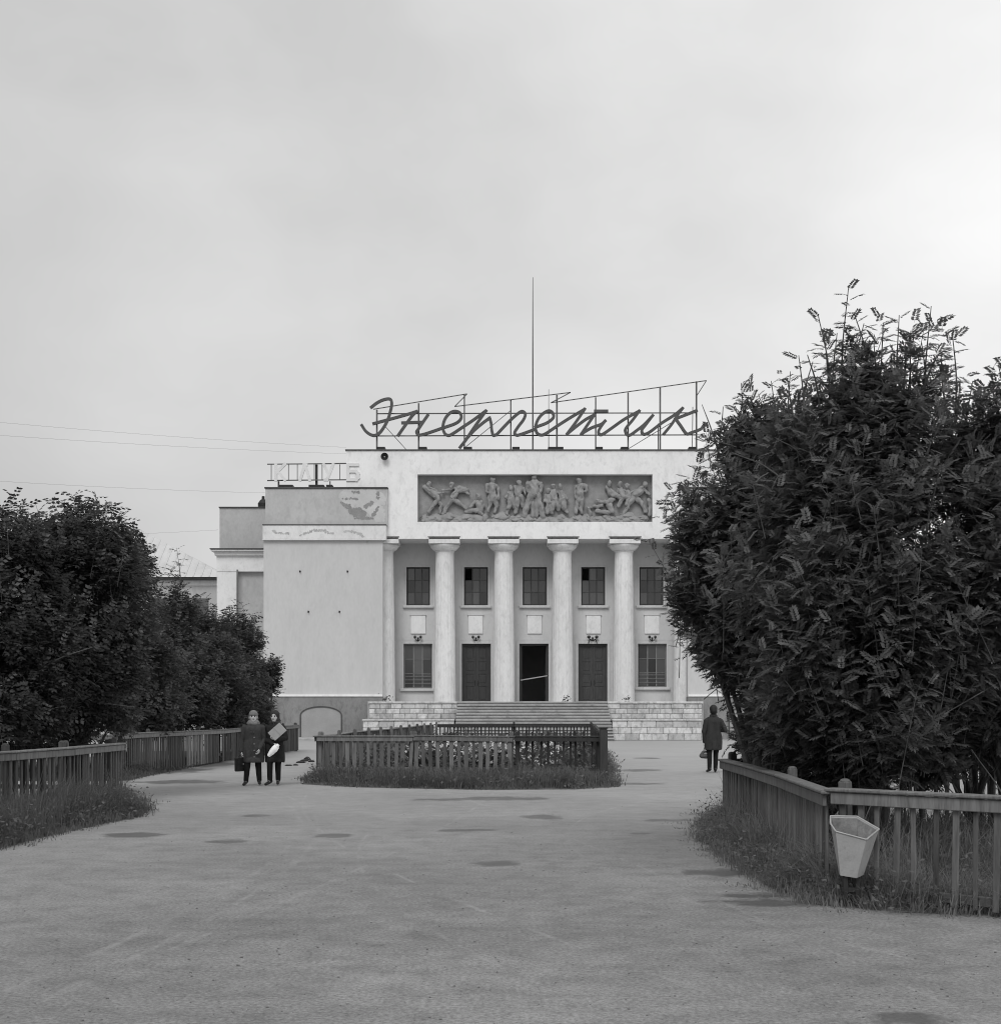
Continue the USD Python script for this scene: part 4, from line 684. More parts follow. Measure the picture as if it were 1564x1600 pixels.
# flowers inside the island
rn = np.random.default_rng(21); fc = []; wc = []
for k in range(230):
    while True:
        q = rn.uniform(bedi.bounds[:2], bedi.bounds[2:])
        if bedi.contains(shapely.Point(q)): break
    h = rn.uniform(.35, .75); m = 60; p = rn.normal(0, 1, (m, 3)) * (.22, .22, h * .28) + (q[0], q[1], h * .5); p[:, 2] = np.abs(p[:, 2]) + .03; fc.append(p)
for px0, px1, yy, n in ((650, 720, (33.5, 39), 40), (700, 835, (32.8, 38), 80), (765, 800, (32.4, 34), 16), (825, 870, (32.8, 40), 34)):
    for k in range(n):
        y = rn.uniform(*yy); c = np.array([gx(rn.uniform(px0, px1), y), y, rn.uniform(.3, .8)]); wc.append(rn.normal(0, 1, (rn.integers(6, 18), 3)) * (.16, .16, .07) + c); fc.append(rn.normal(0, 1, (40, 3)) * (.18, .18, .15) + c - (0, 0, .25))
fc = np.vstack(fc); fc[:, 2] = np.maximum(fc[:, 2], .03)
obj("flower_bed_foliage", cards(fc, .085, rn), FOLI, None, label="dark leafy plants filling the island bed", cat="plants", kind="stuff")
obj("white_flowers", cards(np.vstack(wc), .055, rn, 1.0), PETAL, None, label="white blossoms showing through the island fence", cat="flowers", kind="stuff")
for px, py, lab in ((883, 1095, "small dark weed tuft on the top step edge, left of the right pedestal"), (979, 1092, "small dark weed tuft on top of the right pedestal"), (603, 1097, "small dark weed tuft on top of the left pedestal")):
    c = at(px, py, YP + .15); wd = thing("weed_tuft", lab, "weed", (c[0], YP + .15, ZS + .004)); q = np.random.default_rng(px)
    obj("leaves", cards(np.abs(q.normal(0, 1, (26, 3))) * (.0, .0, .12) + q.normal(0, 1, (26, 3)) * (.14, .08, .02) + (0, 0, .08), .09, q), FOLI, wd); obj("stems", blades(30, shapely.Point(0, 0).buffer(.16), .15, .35, .02, px), GRASSD, wd)
# clods on the asphalt
for k, (px, py, w, h) in enumerate(((451, 1197, .11, .03), (462, 1196.5, .10, .035), (469, 1192.5, .13, .05), (476, 1190, .14, .06), (480, 1188, .12, .10), (487, 1191, .10, .05))):
    c = gnd(px, py); m = trimesh.creation.icosphere(2, 1.0); m.vertices *= (w, w * .8, h); m.vertices *= (.7 + .6 * meshkit.noise(m.vertices * 14 + k))[:, None]; m.vertices[:, 2] = np.maximum(m.vertices[:, 2], -.02)
    obj("clod", moved(m, (c[0], c[1], .015)), CLOD, None, smooth=40, label=("leftmost flat dark clod of the row left of the island bed", "second clod from the left in the row by the island bed", "third clod from the left in the row by the island bed", "broad clod just before the tallest one by the island bed", "tallest dark clod of the row beside the island bed", "rightmost clod of the row, nearest the island fence")[k], cat="clod", group="dark clods strewn left of the island bed")

# ---------------------------------------------------------------- rowan trees
def leaf_template(pairs, seed):
    q = np.random.default_rng(seed); v, f = [], []
    def leaflet(p, d, L, w, n):
        s = np.cross(n, d); k = len(v); v.extend([p, p + d * L * .5 + s * w / 2 - n * .01, p + d * L - n * L * .12, p + d * L * .5 - s * w / 2 - n * .01]); f.extend([(k, k + 1, k + 2), (k, k + 2, k + 3)])
    cur = q.uniform(.12, .38); P_ = lambda x: np.array([x, 0, -cur * x * x]); n = np.array([0, 0, 1.0])
    for i in range(pairs):
        x = .16 + .76 * i / (pairs - 1)
        for s in (-1, 1):
            a = math.radians(62 - 18 * i / pairs + q.uniform(-8, 8)); d = np.array([math.cos(a), s * math.sin(a), -.07 + q.uniform(-.12, .12) - cur * x * .6]); d /= np.linalg.norm(d)
            leaflet(P_(x), d, (.36 if pairs > 4 else .44) * (1 - .2 * abs(i / pairs - .5)), (.17 if pairs > 4 else .27), n)
    d = np.array([1, 0, -2 * cur]); d /= np.linalg.norm(d); leaflet(P_(.93), d, .36, .14 if pairs > 4 else .2, n)
    k = len(v); v.extend([np.array([0, .008, 0]), np.array([0, -.008, 0]), P_(.95)]); f.append((k, k + 1, k + 2))
    return np.array(v), np.array(f)
NEAR = [leaf_template(6, s) for s in range(4)]; FAR = [leaf_template(3, s) for s in range(4)]
def place_leaves(pos, d, n, size, tpl, rn):
    d = d / np.linalg.norm(d, axis=1, keepdims=True); s = np.cross(n, d); s /= np.linalg.norm(s, axis=1, keepdims=True) + 1e-9; n = np.cross(d, s); which = rn.integers(0, len(tpl), len(pos)); V, Fa, base = [], [], 0
    for k, (tv, tf) in enumerate(tpl):
        i = np.nonzero(which == k)[0]
        if not len(i): continue
        x = pos[i][:, None] + size[i][:, None, None] * (tv[None, :, :1] * d[i][:, None] + tv[None, :, 1:2] * s[i][:, None] + tv[None, :, 2:] * n[i][:, None])
        V.append(x.reshape(-1, 3)); Fa.append((np.arange(len(i))[:, None, None] * len(tv) + tf + base).reshape(-1, 3)); base += len(i) * len(tv)
    return np.vstack(V), np.vstack(Fa)
def shoot_leaves(start, u, length, k, rn):
    """leaves set alternately round shoots: start, u (n, 3), length (n,); k leaves each"""
    n = len(start); u = u / np.linalg.norm(u, axis=1, keepdims=True); a = np.cross(u, [.3, .2, 1.0]); a /= np.linalg.norm(a, axis=1, keepdims=True) + 1e-9; b_ = np.cross(u, a)
    t = (np.arange(k) + .5) / k; th = rn.uniform(0, 6.28, n)[:, None] + np.arange(k) * 2.4
    r = np.cos(th)[..., None] * a[:, None] + np.sin(th)[..., None] * b_[:, None]
    d = r * (1 - .35 * t)[None, :, None] + u[:, None] * (.25 + .7 * t)[None, :, None] + np.array([0, 0, -.18]) + rn.normal(0, .12, (n, k, 3))
    p = start[:, None] + u[:, None] * (length[:, None] * t[None])[..., None]; nn = u[:, None] * 1.1 + np.array([0, 0, .55]) + rn.normal(0, .25, (n, k, 3))
    return p.reshape(-1, 3), d.reshape(-1, 3), nn.reshape(-1, 3)
def rowan(label, base, lobes, nshoot, tpl, lsize, lmat, seed, leaders=(), stems=4, clump=1.1, cut=.40, group="rowan trees behind the fences", show=0, per=9, suckers=0):
    rn = np.random.default_rng(seed); bx_, by_ = base; tr = thing("rowan_tree", label, "tree", (bx_, by_, 0), 0, None); O = np.array([bx_, by_, 0.0])
    C = [(at(px, py, Y) - O, np.array([rx * Y / F, ry_, rz * Y / F])) for px, py, Y, rx, rz, ry_ in (l[:6] for l in lobes)]
    vol = np.array([np.prod(r) ** .75 for _, r in C]) * np.array([(l + (1.0,))[6] for l in lobes]); parts = []; pos, dr, nr = [], [], []
    for c, r in C:                                                     # limbs
        for s in range(max(1, stems // 2)):
            e = c + r * rn.normal(0, .35, 3) * .7; b0 = np.array([rn.normal(0, .10), rn.normal(0, .10), -.05]); mid = b0 * .6 + e * .4 + np.array([0, 0, .25 * max(e[2], .2)]) + rn.normal(0, .08, 3); mid[2] = min(mid[2], max(.2, e[2] * .8))
            parts.append(tube(spline([b0, mid, e], 6), np.linspace(.045 + .015 * e[2] / 5, .012, 13), 6))
            for q in range(3):
                f_ = e + r * rn.normal(0, .5, 3); parts.append(tube(spline([mid * .4 + e * .6, (e + f_) / 2 + rn.normal(0, .05, 3), f_], 4), np.linspace(.018, .005, 9), 5))
    for q in range(suckers):                                           # young stems growing up from the root
        f_ = np.array([np.clip(rn.normal(.15, .5), -.35, 1.2), rn.normal(-.1, .3), -.05]); h_ = rn.uniform(1.0, 2.2); parts.append(tube(spline([f_, f_ + (rn.normal(0, .06), 0, h_ * .5), f_ + (rn.normal(0, .2), rn.normal(0, .15), h_)], 5), np.linspace(rn.uniform(.012, .024), .006, 11), 6))
    per_lobe = rn.multinomial(nshoot, vol / vol.sum())
    for (c, r), m in zip(C, per_lobe):
        k = m * 7 + 20; w = rn.normal(0, 1, (k, 3)); w /= np.linalg.norm(w, axis=1, keepdims=True)
        rad = np.where(rn.random(k) < .8, .5 + .5 * rn.random(k) ** .5, rn.random(k) ** .5 * .7) * (.70 + .58 * meshkit.noise(w * 3.4 + seed)) * np.where(rn.random(k) < .05, 1.16, 1); p = c + r * w * rad[:, None]
        ok = (p[:, 2] > .25) & (meshkit.fbm((p + O) * clump, 2, seed) > cut); i = np.nonzero(ok)[0][:m]; p, w = p[i], w[i]; k = len(p)
        u = w / r; u /= np.linalg.norm(u, axis=1, keepdims=True); u = u * .5 + np.array([0, 0, .85]) + rn.normal(0, .25, (k, 3)); u /= np.linalg.norm(u, axis=1, keepdims=True); L = rn.uniform(.25, .45, k) + .5 * rn.random(k) ** 4
        a_, b_, n_ = shoot_leaves(p - u * (L * .5)[:, None], u, L, per, rn); pos.append(a_); dr.append(b_); nr.append(n_)
        for q in range(0, k, 3): parts.append(tube([p[q] - u[q] * L[q] * .9, p[q] + u[q] * L[q] * .5], (.006, .003), 4))
    pos, dr, nr = np.vstack(pos), np.vstack(dr), np.vstack(nr)
    V, Fc = place_leaves(pos, dr, nr, lsize * rn.uniform(.7, 1.2, len(pos)), tpl, rn)
    indiv = []
    for px, py, Y, ln in leaders:                                      # long shoots standing out of the crown
        e = at(px, py, Y) - O; s = e - np.array([rn.normal(0, .10), rn.normal(0, .1), ln]); midp = (e + s) / 2 + rn.normal(0, .03, 3); parts.append(tube(spline([s, midp, e], 5), np.linspace(.014, .005, 11), 5)); kk = int(ln / .062)
        a_, b_, n_ = shoot_leaves(s[None], (e - s)[None], np.array([ln]), kk, rn)
        keep = [i for i in range(kk) if rn.random() < .86 and i > 0]; b_ = [b_[i] * np.array([1, 1, .45]) + (np.array([0, 0, .15]) if i > kk * .85 else np.array([0, 0, -.08])) for i in range(kk)]
        indiv.append((np.array([a_[i] for i in keep]), np.array([b_[i] for i in keep]), np.array([n_[i] for i in keep])))
    obj("trunk", cat(parts), BARK, tr, smooth=40)
    if leaders and not show:
        p_, d_, n_ = (np.vstack([x[i] for x in indiv]) for i in range(3)); v2, f2 = place_leaves(p_, d_, n_, lsize * rn.uniform(.75, 1.1, len(p_)), tpl, rn); Fc = np.vstack([Fc, f2 + len(V)]); V = np.vstack([V, v2])
    obj("crown", (V, Fc), lmat, tr, kind="stuff")
    if show:
        for p_, d_, n_ in indiv:
            for i in range(len(p_)):
                v2, f2 = place_leaves(p_[i:i + 1], d_[i:i + 1], n_[i:i + 1], lsize * rn.uniform(.75, 1.15, 1), tpl, rn); obj("leaf", (v2, f2), lmat, tr)
    return tr
b = lambda px, Y: (gx(px, Y), Y)
rowan("tallest rowan tree with bare leader shoots, right of the building behind the right fence", b(1345, 15.6),
      [(1330, 790, 15.6, 140, 150, 1.0), (1400, 740, 15.6, 105, 130, .9), (1285, 710, 15.8, 95, 115, .8, .75), (1335, 630, 15.7, 74, 108, .6, .55), (1300, 900, 15.2, 165, 150, 1.1), (1420, 880, 15.0, 150, 160, 1.1), (1360, 1010, 14.8, 165, 130, 1.0), (1290, 1080, 15.2, 120, 90, .9), (1425, 610, 15.6, 72, 92, .55, .55), (1440, 1060, 15, 110, 80, .8), (1375, 580, 15.6, 45, 62, .4, .5)],
      2150, NEAR, .158, LEAF, 31, suckers=14, leaders=((1326, 447, 15.6, 1.6), (1278, 490, 15.7, 1.3), (1405, 492, 15.6, 1.3), (1455, 478, 15.5, 1.4), (1380, 505, 15.8, 1.0), (1350, 505, 15.4, 1.1), (1488, 520, 15.6, 1.1), (1248, 555, 15.8, .9), (1308, 520, 15.4, 1.0), (1440, 535, 15.3, 1.0), (1335, 490, 15.5, .9), (1420, 520, 15.7, .9), (1470, 545, 15.5, .9), (1290, 540, 15.6, .9), (1365, 530, 15.5, .8), (1270, 565, 15.5, .7), (1230, 590, 15.7, .7)), show=1, per=9, cut=.45, clump=1.9)
rowan("rowan tree at the right edge, partly cut off by the frame", b(1600, 15.2),
      [(1600, 770, 15.2, 100, 140, 1.0), (1565, 900, 15.0, 100, 140, 1.0), (1600, 670, 15.2, 65, 90, .6), (1530, 720, 15.4, 55, 90, .6), (1550, 1000, 14.9, 90, 90, .8), (1590, 1100, 15.2, 80, 80, .8), (1500, 1110, 16.0, 60, 70, .6)], 950, NEAR, .158, LEAF, 32, suckers=8, leaders=((1560, 570, 15.2, .9), (1520, 595, 15.3, .8), (1545, 610, 15.3, .7), (1500, 600, 15.4, .7)), per=9, cut=.44)
rowan("broad rowan tree hiding the right wing, overhanging the man", b(1200, 18.2),
      [(1180, 810, 18.2, 100, 150, 1.1), (1130, 860, 18.2, 76, 110, 1.0), (1200, 940, 18.0, 115, 130, 1.1), (1118, 965, 18.3, 60, 60, .9), (1178, 735, 18.2, 56, 95, .7, .7), (1205, 1040, 18.0, 80, 62, .9), (1082, 890, 18.3, 40, 62, .6, .7), (1062, 950, 18.4, 26, 36, .4, .6), (1075, 830, 18.3, 26, 40, .45, .5), (1232, 690, 18, 56, 85, .55, .5), (1138, 1030, 18.3, 42, 36, .7), (1148, 712, 18.2, 28, 50, .45, .5)], 1750, NEAR, .158, LEAF, 33, leaders=((1158, 598, 18.2, 1.0), (1205, 595, 18.1, .9), (1130, 635, 18.2, .7), (1235, 580, 18.0, .8), (1185, 615, 18.1, .7)), per=9, cut=.45, clump=1.9)
rowan("low bushy rowan growth under the tall rowan, just behind the right fence", b(1255, 16.5),
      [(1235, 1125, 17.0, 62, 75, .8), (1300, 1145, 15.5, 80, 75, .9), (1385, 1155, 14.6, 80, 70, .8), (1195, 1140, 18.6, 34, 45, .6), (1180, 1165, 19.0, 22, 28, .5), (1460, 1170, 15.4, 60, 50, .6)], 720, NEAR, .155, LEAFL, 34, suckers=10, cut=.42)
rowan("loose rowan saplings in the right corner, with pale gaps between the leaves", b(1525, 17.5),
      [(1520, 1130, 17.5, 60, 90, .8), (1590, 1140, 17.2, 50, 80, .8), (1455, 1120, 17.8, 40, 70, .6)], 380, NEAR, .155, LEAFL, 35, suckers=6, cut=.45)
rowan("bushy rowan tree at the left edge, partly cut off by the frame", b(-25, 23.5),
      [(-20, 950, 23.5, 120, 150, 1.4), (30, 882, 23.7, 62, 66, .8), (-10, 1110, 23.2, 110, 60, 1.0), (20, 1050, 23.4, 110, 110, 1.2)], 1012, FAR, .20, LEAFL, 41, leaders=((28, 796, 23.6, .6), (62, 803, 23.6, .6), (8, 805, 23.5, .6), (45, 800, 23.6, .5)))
rowan("rounded rowan tree with the highest top in the left row", b(120, 25.2),
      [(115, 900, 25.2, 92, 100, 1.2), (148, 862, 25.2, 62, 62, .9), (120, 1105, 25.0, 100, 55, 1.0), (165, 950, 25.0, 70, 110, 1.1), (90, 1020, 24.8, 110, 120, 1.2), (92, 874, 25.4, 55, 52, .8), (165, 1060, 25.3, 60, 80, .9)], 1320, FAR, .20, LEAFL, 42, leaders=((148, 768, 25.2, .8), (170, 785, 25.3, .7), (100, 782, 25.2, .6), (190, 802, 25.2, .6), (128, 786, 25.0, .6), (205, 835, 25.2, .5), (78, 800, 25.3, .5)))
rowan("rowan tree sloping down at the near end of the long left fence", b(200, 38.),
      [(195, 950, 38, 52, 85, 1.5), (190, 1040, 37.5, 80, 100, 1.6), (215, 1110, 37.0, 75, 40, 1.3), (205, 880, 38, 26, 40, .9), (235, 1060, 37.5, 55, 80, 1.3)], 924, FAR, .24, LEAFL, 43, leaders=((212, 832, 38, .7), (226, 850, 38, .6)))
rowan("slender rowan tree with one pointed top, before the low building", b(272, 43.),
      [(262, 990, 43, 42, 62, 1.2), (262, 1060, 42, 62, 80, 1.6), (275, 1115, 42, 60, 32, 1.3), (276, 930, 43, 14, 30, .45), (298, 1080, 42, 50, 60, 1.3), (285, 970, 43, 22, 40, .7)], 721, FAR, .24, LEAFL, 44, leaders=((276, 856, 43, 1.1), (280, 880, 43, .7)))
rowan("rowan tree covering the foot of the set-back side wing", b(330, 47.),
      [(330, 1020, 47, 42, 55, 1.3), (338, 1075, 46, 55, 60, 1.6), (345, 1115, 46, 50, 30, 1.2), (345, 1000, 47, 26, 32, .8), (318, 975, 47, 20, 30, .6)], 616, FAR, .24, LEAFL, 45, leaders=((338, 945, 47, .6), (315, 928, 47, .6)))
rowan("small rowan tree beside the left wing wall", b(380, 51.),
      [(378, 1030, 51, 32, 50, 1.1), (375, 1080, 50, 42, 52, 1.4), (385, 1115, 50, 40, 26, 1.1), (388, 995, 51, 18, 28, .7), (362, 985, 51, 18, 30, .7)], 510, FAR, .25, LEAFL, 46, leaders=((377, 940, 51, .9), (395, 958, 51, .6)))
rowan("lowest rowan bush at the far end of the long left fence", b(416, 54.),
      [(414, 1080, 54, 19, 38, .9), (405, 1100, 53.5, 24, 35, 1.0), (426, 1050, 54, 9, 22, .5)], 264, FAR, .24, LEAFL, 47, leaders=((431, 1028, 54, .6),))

# ---------------------------------------------------------------- people
def union(bones, seg=14, refine=.02, smooth=6):
    m = Manifold.batch_boolean([hull(a, ra, b, rb, seg) for a, ra, b, rb in bones], manifold3d.OpType.Add)
    t = to_tm(m.refine_to_length(refine) if refine else m); t.merge_vertices()
    if smooth: trimesh.smoothing.filter_taubin(t, iterations=smooth)
    return t
def mirror_x(p): return (-p[0], p[1], p[2])
def hand(w, d, n, side):
    """palm, four fingers curling towards n, thumb on the side"""
    w, d, n = np.array(w, float), np.array(d, float), np.array(n, float); d /= np.linalg.norm(d); n /= np.linalg.norm(n); s = np.cross(d, n) * side; out = [(w, .024, w + d * .035 + s * .018, .018), (w, .024, w + d * .075 - s * .02, .017), (w + d * .035 + s * .018, .018, w + d * .075 + s * .022, .016)]
    for k, (o, L) in enumerate(((.030, .062), (.010, .074), (-.011, .070), (-.030, .055))):
        k0 = w + d * .078 + s * o; k1 = k0 + d * L * .45 + n * L * .18; k2 = k1 + d * L * .2 + n * L * .32; k3 = k2 + n * L * .25 - d * L * .05
        out += [(k0, .0105, k1, .0095), (k1, .0095, k2, .0088), (k2, .0088, k3, .008)]
    t0 = w + d * .03 + s * .03; t1 = t0 + d * .028 + s * .022 + n * .012; t2 = t1 + d * .024 + n * .02
    return out + [(t0, .013, t1, .011), (t1, .011, t2, .009)]
def person(name, label, loc, rz, Hh, legs, arms, coat, coat_mat, hem, trouser_mat, head=(0, 0), head_turn=0.0, wide=1.0, female=True, hair=None):
    """legs: (hip, knee, ankle) per side; arms: (shoulder, elbow, wrist, hand direction, palm normal) per side; local frame faces -y"""
    p = thing(name, label, "person", (loc[0], loc[1], 0), rz); k = Hh / 1.62
    hx, hy = head; nk = np.array([hx * .5, .0, 1.36 * k]); hc = np.array([hx, hy - .01, 1.50 * k])
    ct, st = math.cos(head_turn), math.sin(head_turn); hd = lambda x, y, z: hc + np.array([x * ct - y * st, x * st + y * ct, z]) * k
    B = [((0, .0, .92 * k), .085, (0, .0, 1.05 * k), .075), ((0, .0, 1.05 * k), .075, (0, .0, 1.22 * k), .08), ((-.11 * wide, 0, 1.26 * k), .06, (.11 * wide, 0, 1.26 * k), .06), (nk - (0, 0, .06), .05, hc - (0, 0, .05), .048),
         (hd(0, .015, .03), .085 * k, hd(0, -.005, -.02), .078 * k), (hd(0, -.02, -.02), .068 * k, hd(0, -.045, -.085), .036 * k), (hd(0, -.086, .012), .011, hd(0, -.104, -.022), .014), (hd(-.08, .01, .005), .016, hd(-.082, .014, -.028), .011), (hd(.08, .01, .005), .016, hd(.082, .014, -.028), .011),
         (hd(-.012, -.078, -.058), .009, hd(.012, -.078, -.058), .009)]
    T, S = [], []
    for hip, knee, ank, toe in legs:
        B += [(hip, .085, knee, .055), (knee, .054, ank, .036)]; tv = np.array(toe); a = np.array(ank); B += [(a, .036, a + tv * .5 - (0, 0, .04), .032)]
        T += [(hip, .10 * wide, knee, .068), (knee, .068, a + (0, 0, .02), .055)]
        S += [(a + (0, 0, -.005) - tv * .25, .042, a + tv * .45 - (0, 0, .035), .038), (a + tv * .45 - (0, 0, .035), .038, a + tv - (0, 0, .05), .030), (a, .05, a + (0, 0, .05), .052)]
    SL = []
    for sh, el, wr, hdv, pn, sd in arms:
        B += [(sh, .05, el, .038), (el, .038, wr, .025)] + hand(wr, hdv, pn, sd); w_ = np.array(wr); SL += [(sh, .072, el, .058), (el, .058, w_ - np.array(hdv) / np.linalg.norm(hdv) * .01, .045)]
    obj("body", union(B, 12, .014, 4), SKIN, p, smooth=True)
    shl = [a[0] for a in arms]; CO = [((0, .005, hem), .0, (0, 0, 0), 0)][:0]
    sx = .125 * wide
    CO += [((-sx, 0, 1.25 * k), .075, (sx, 0, 1.25 * k), .075), ((-.05, 0, 1.33 * k), .06, (.05, 0, 1.33 * k), .06), ((-.06 * wide, -.01, 1.22 * k), .14, (.06 * wide, -.01, 1.22 * k), .14)]
    for s in (-1, 1): CO += [((s * .06 * wide, -.01, 1.2 * k), .14, (s * .055 * wide, 0, 1.0 * k), .125), ((s * .055 * wide, 0, 1.0 * k), .128, (s * .085 * wide, .0, .84 * k), .135), ((s * .085 * wide, 0, .84 * k), .135, (s * coat, .01, hem + .03), .13 if female else .12)]
    CO += [((-coat, .01, hem + .03), .12, (coat, .01, hem + .03), .12), ((-coat * .8, -.03, hem + .03), .12, (coat * .8, -.03, hem + .03), .12), ((0, 0, 1.0 * k), .12, (0, .03, hem + .05), .13)]
    cm = Manifold.batch_boolean([hull(a, ra, b_, rb, 14) for a, ra, b_, rb in CO + SL], manifold3d.OpType.Add)
    cm = cm.trim_by_plane((0, 0, 1), hem)
    ct_ = to_tm(cm.refine_to_length(.022)); ct_.merge_vertices(); trimesh.smoothing.filter_taubin(ct_, iterations=6)
    nn = ct_.vertex_normals; fold = (meshkit.fbm(ct_.vertices * (15, 15, 3.2), 3, 5) - .5) * .042; ct_.vertices += nn * fold[:, None]
    obj("coat", ct_, coat_mat, p, smooth=True)
    if female:
        for zb_ in (.62, .76, .90, 1.04):
            near = ct_.vertices[(np.abs(ct_.vertices[:, 0] - .035) < .03) & (np.abs(ct_.vertices[:, 2] - zb_) < .03)]
            if len(near): bt = trimesh.creation.icosphere(2, .017); bt.vertices *= (1, .5, 1); obj("button", moved(bt, (.035, near[:, 1].min() - .002, zb_)), KNIT if coat_mat is COATG else SHOE, p, smooth=True)
        for s in (-1, 1): obj("lapel", trimesh.convex.convex_hull(np.array([(s * .01, -.158, 1.12), (s * .10, -.135, 1.22), (s * .07, -.115, 1.32), (s * .02, -.12, 1.31), (s * .01, -.150, 1.12), (s * .09, -.12, 1.22)])), coat_mat, p)
    obj("trousers", union(T, 12, .03, 4), trouser_mat, p, smooth=True)
    for s in range(len(legs)): obj("shoe", union(S[3 * s:3 * s + 3], 12, .018, 3), SHOE, p, smooth=True)
    for s in (-1, 1): obj("eye", moved(trimesh.creation.icosphere(2, .0115), hd(s * .033, -.077, .012)), HAIR, p, smooth=True); obj("eyebrow", tube([hd(s * .018, -.084, .033), hd(s * .05, -.074, .032)], .006, 5), HAIR, p)
    obj("mouth", tube([hd(-.022, -.084, -.056), hd(.022, -.084, -.056)], .0055, 5), paint(f"lips_{name}_{used[('/World', name)]}", .16), p)
    return p, hd, k
S_ = 29.7 / F
YA1 = 29.7; X1 = gx(396, YA1); X2 = gx(428, YA1)
# first woman
p, hd, k = person("person", "woman in a grey coat and grey knitted hat carrying a dark briefcase", (X1, YA1), .05, 1.60,
    [((-.085, 0, .84), (-.12, -.06, .46), (-.155, -.02, .095), (-.03, -.17, -.01)), ((.085, 0, .84), (.10, .02, .46), (.12, .05, .10), (.03, -.16, 0.0))],
    [((-.175, .01, 1.25), (-.235, .03, .98), (-.245, -.02, .74), (0, 0, -1), (1, 0, 0), 1), ((.175, .01, 1.25), (.225, .04, .99), (.145, -.14, .80), (-.15, -.3, -1), (-1, 0, .1), -1)], .10, COATG, .50, TROUSER, head_turn=.1, wide=1.05)
obj("knitted_hat", union([(hd(0, .02, .055), .098, hd(0, .04, .02), .098), (hd(-.05, .05, -.03), .06, hd(.05, .05, -.03), .06)], 16, .02, 4), KNIT, p, smooth=True)
obj("scarf", union([(hd(-.075, -.02, -.115), .052, hd(.075, -.02, -.115), .052), (hd(-.085, .05, -.13), .052, hd(.085, .05, -.13), .052), (hd(-.1, 0, -.14), .045, hd(-.03, -.07, -.14), .045), (hd(.1, 0, -.14), .045, hd(.02, -.07, -.15), .045)], 14, .02, 4), KNIT, p, smooth=True)
cr, sr = math.cos(.05), math.sin(.05); wl = lambda x, y, z: (X1 + x * cr - y * sr, YA1 + x * sr + y * cr, z)
cz = wl(-.262, -.03, 0)
case = thing("briefcase", "dark briefcase hanging from the hand of the woman in grey", "briefcase", (cz[0], cz[1], .31), 1.2)
obj("case", cbox(-.19, .19, -.055, .055, 0, .30, .02), SHOE, case); obj("flap", cbox(-.192, .192, -.062, -.04, .12, .296, .008), SHOE, case); obj("handle", tube(spline([(-.07, 0, .295), (-.06, 0, .35), (.06, 0, .35), (.07, 0, .295)], 5), .011, 6), SHOE, case); obj("clasp", cbox(-.02, .02, -.07, -.06, .14, .18, .003), GALV, case)
# second woman
p, hd, k = person("person", "woman in a black coat and dark headscarf carrying a folder and a white bundle", (X2, YA1 + .1), -.08, 1.60,
    [((-.08, 0, .84), (-.085, -.08, .46), (-.09, -.06, .095), (-.05, -.17, -.01)), ((.08, 0, .84), (.075, .0, .46), (.06, .07, .105), (.03, -.16, -.01))],
    [((-.17, .0, 1.25), (-.225, -.02, 1.0), (.02, -.21, .91), (1, -.05, -.25), (0, -.2, -1), -1), ((.17, .0, 1.25), (.245, .0, 1.02), (.09, -.22, 1.00), (-1, -.15, .1), (0, .2, 1), 1)], .09, COATB, .50, TROUSER, head_turn=-.12, wide=1.0)
hdm = to_tm(Manifold.batch_boolean([hull(hd(0, .03, .05), .103, hd(0, .04, -.03), .10, 18), hull(hd(-.05, .03, -.06), .068, hd(.05, .03, -.06), .068, 18), hull(hd(-.07, .02, -.13), .065, hd(.07, .02, -.13), .065, 18)], manifold3d.OpType.Add) - hull(hd(0, -.09, .015), .066, hd(0, -.10, -.055), .056, 18))
obj("headscarf", hdm, SCARFD, p, smooth=40); obj("scarf_knot", union([(hd(-.02, -.07, -.115), .022, hd(.02, -.07, -.115), .022), (hd(0, -.075, -.12), .02, hd(.03, -.09, -.19), .012)], 12, .015, 2), SCARFD, p, smooth=True)
fd = thing("folder", "flat grey folder held tilted against the chest of the woman in black", "folder", (gx(433.5, 29.45), 29.46, gz(1156, 29.45)))
m = cat([cbox(-.17, .17, -.010, -.001, -.115, .115, .004), cbox(-.168, .168, .0, .008, -.113, .113, .003)]); m.apply_transform(trimesh.transformations.rotation_matrix(-.72, (0, 1, 0))); m.apply_translation((0, 0, .175)); m.apply_transform(trimesh.transformations.rotation_matrix(.18, (1, 0, 0)))
obj("cover", m, PARCEL, fd); m = cbox(-.165, .165, -.0005, -.0001, -.11, .11, .0001)
m = cbox(-.012, .012, -.014, .011, -.117, .117, .002); m.apply_transform(trimesh.transformations.rotation_matrix(-.72, (0, 1, 0))); m.apply_translation((0, 0, .175)); m.apply_transform(trimesh.transformations.rotation_matrix(.18, (1, 0, 0))); obj("tie", m, GALV, fd)
c = at(426.5, 1173, 29.42)
bd = thing("bundle", "white paper bundle carried slanting by the woman in black", "bundle", (c[0], 29.46, c[2]))
m = trimesh.creation.revolve(np.array([(0, -.16), (.035, -.155), (.06, -.06), (.072, .04), (.06, .12), (.03, .145), (.035, .17), (0, .165)]), sections=18); m = m.subdivide(); m.vertices *= (1 + .14 * (meshkit.fbm(m.vertices * 22, 3, 3) - .5))[:, None]; m.apply_transform(trimesh.transformations.rotation_matrix(.72, (0, 1, 0)))
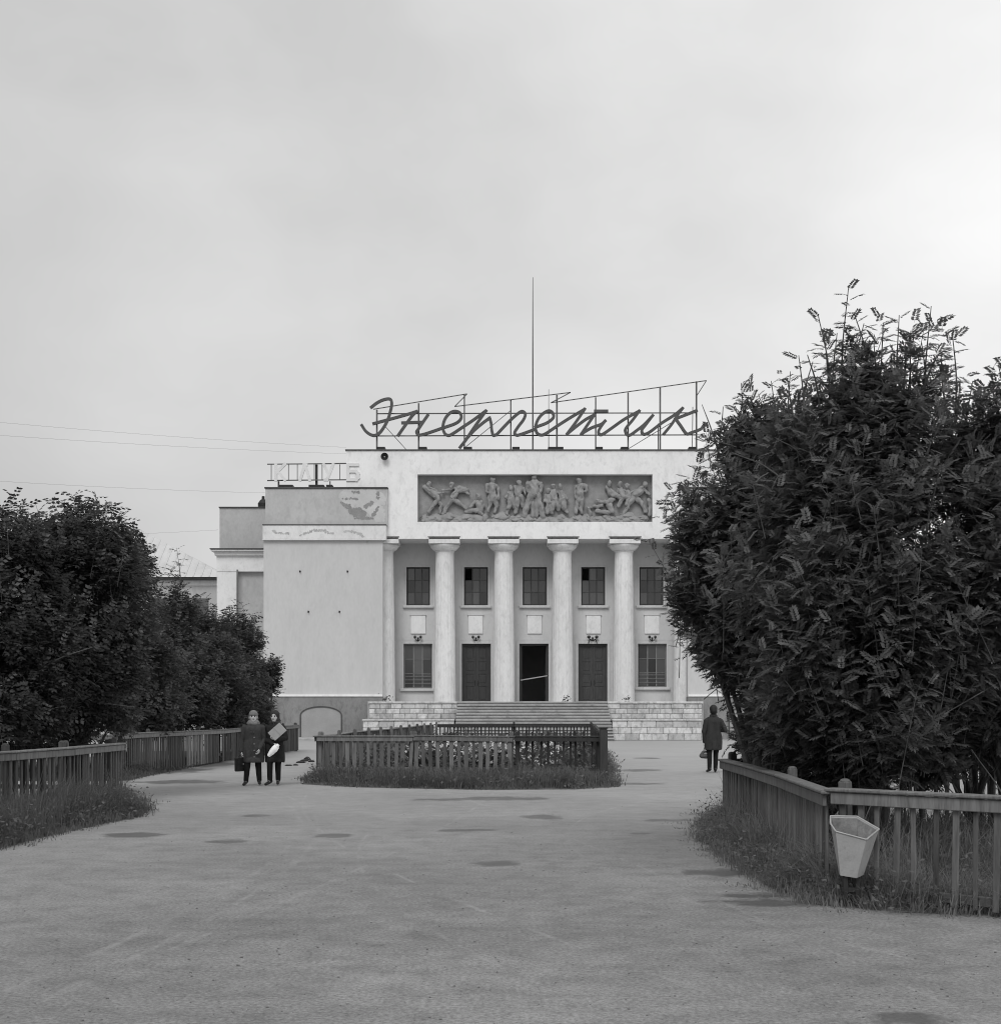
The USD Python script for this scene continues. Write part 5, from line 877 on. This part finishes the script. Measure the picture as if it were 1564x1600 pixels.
obj("wrapping", m, PAPERW, bd, smooth=45); obj("string", tube([(.085 + .055 * math.cos(t) * .75, .055 * math.sin(t), .095 - .055 * math.cos(t) * .66) for t in np.linspace(0, 6.283, 14)], .004, 5), GALV, bd)
# man
XM, YM = gx(1114.5, 35.8), 35.8
p, hd, k = person("person", "man seen from behind in a dark jacket, walking towards the building beside the right rowans", (XM, YM), math.pi + .05, 1.77,
    [((-.09, 0, .92), (-.075, -.05, .5), (-.065, -.05, .095), (-.03, -.18, -.01)), ((.09, 0, .92), (.10, .0, .5), (.115, .06, .105), (.03, -.18, -.01))],
    [((.185, .02, 1.35), (.25, .03, 1.07), (.23, -.03, .80), (0, 0, -1), (-1, 0, 0), -1), ((-.185, .02, 1.35), (-.30, .06, 1.11), (-.12, -.20, 1.12), (1, -.2, .1), (0, .2, 1), -1)], .11, JACKET, .60, TROUSER, wide=1.18, female=False)
obj("hair", union([(hd(0, .03, .035), .096 * k, hd(0, .045, -.02), .09 * k), (hd(-.045, .05, -.05), .05, hd(.045, .05, -.05), .05)], 16, .018, 3), HAIR, p, smooth=True)
obj("collar", union([(hd(-.05, .02, -.14), .05, hd(.05, .02, -.14), .05), (hd(0, .04, -.14), .055, hd(0, .0, -.15), .05)], 14, .02, 3), JACKET, p, smooth=True)
gb = thing("shopping_bag", "drooping dark grey bag in the left hand of the man walking away", "bag", (gx(1102.5, 35.8), 35.83, .38), .1)
m = to_tm(Manifold.batch_boolean([hull((-.10, 0, .06), .06, (.10, 0, .06), .06), hull((-.11, 0, .07), .055, (-.06, 0, .17), .035), hull((.11, 0, .07), .055, (.06, 0, .17), .035), hull((-.06, 0, .17), .035, (.06, 0, .17), .035)], manifold3d.OpType.Add).refine_to_length(.02)); m.vertices += .02 * (meshkit.noise(m.vertices * 16)[:, None] - .5)
obj("sack", m, BAG, gb, smooth=True)
for s in (-1, 1): obj("strap", tube(spline([(-.05, s * .02, .19), (-.02, s * .015, .30), (.0, s * .01, .36), (.03, s * .015, .30), (.06, s * .02, .19)], 5), .008, 5), BAG, gb)
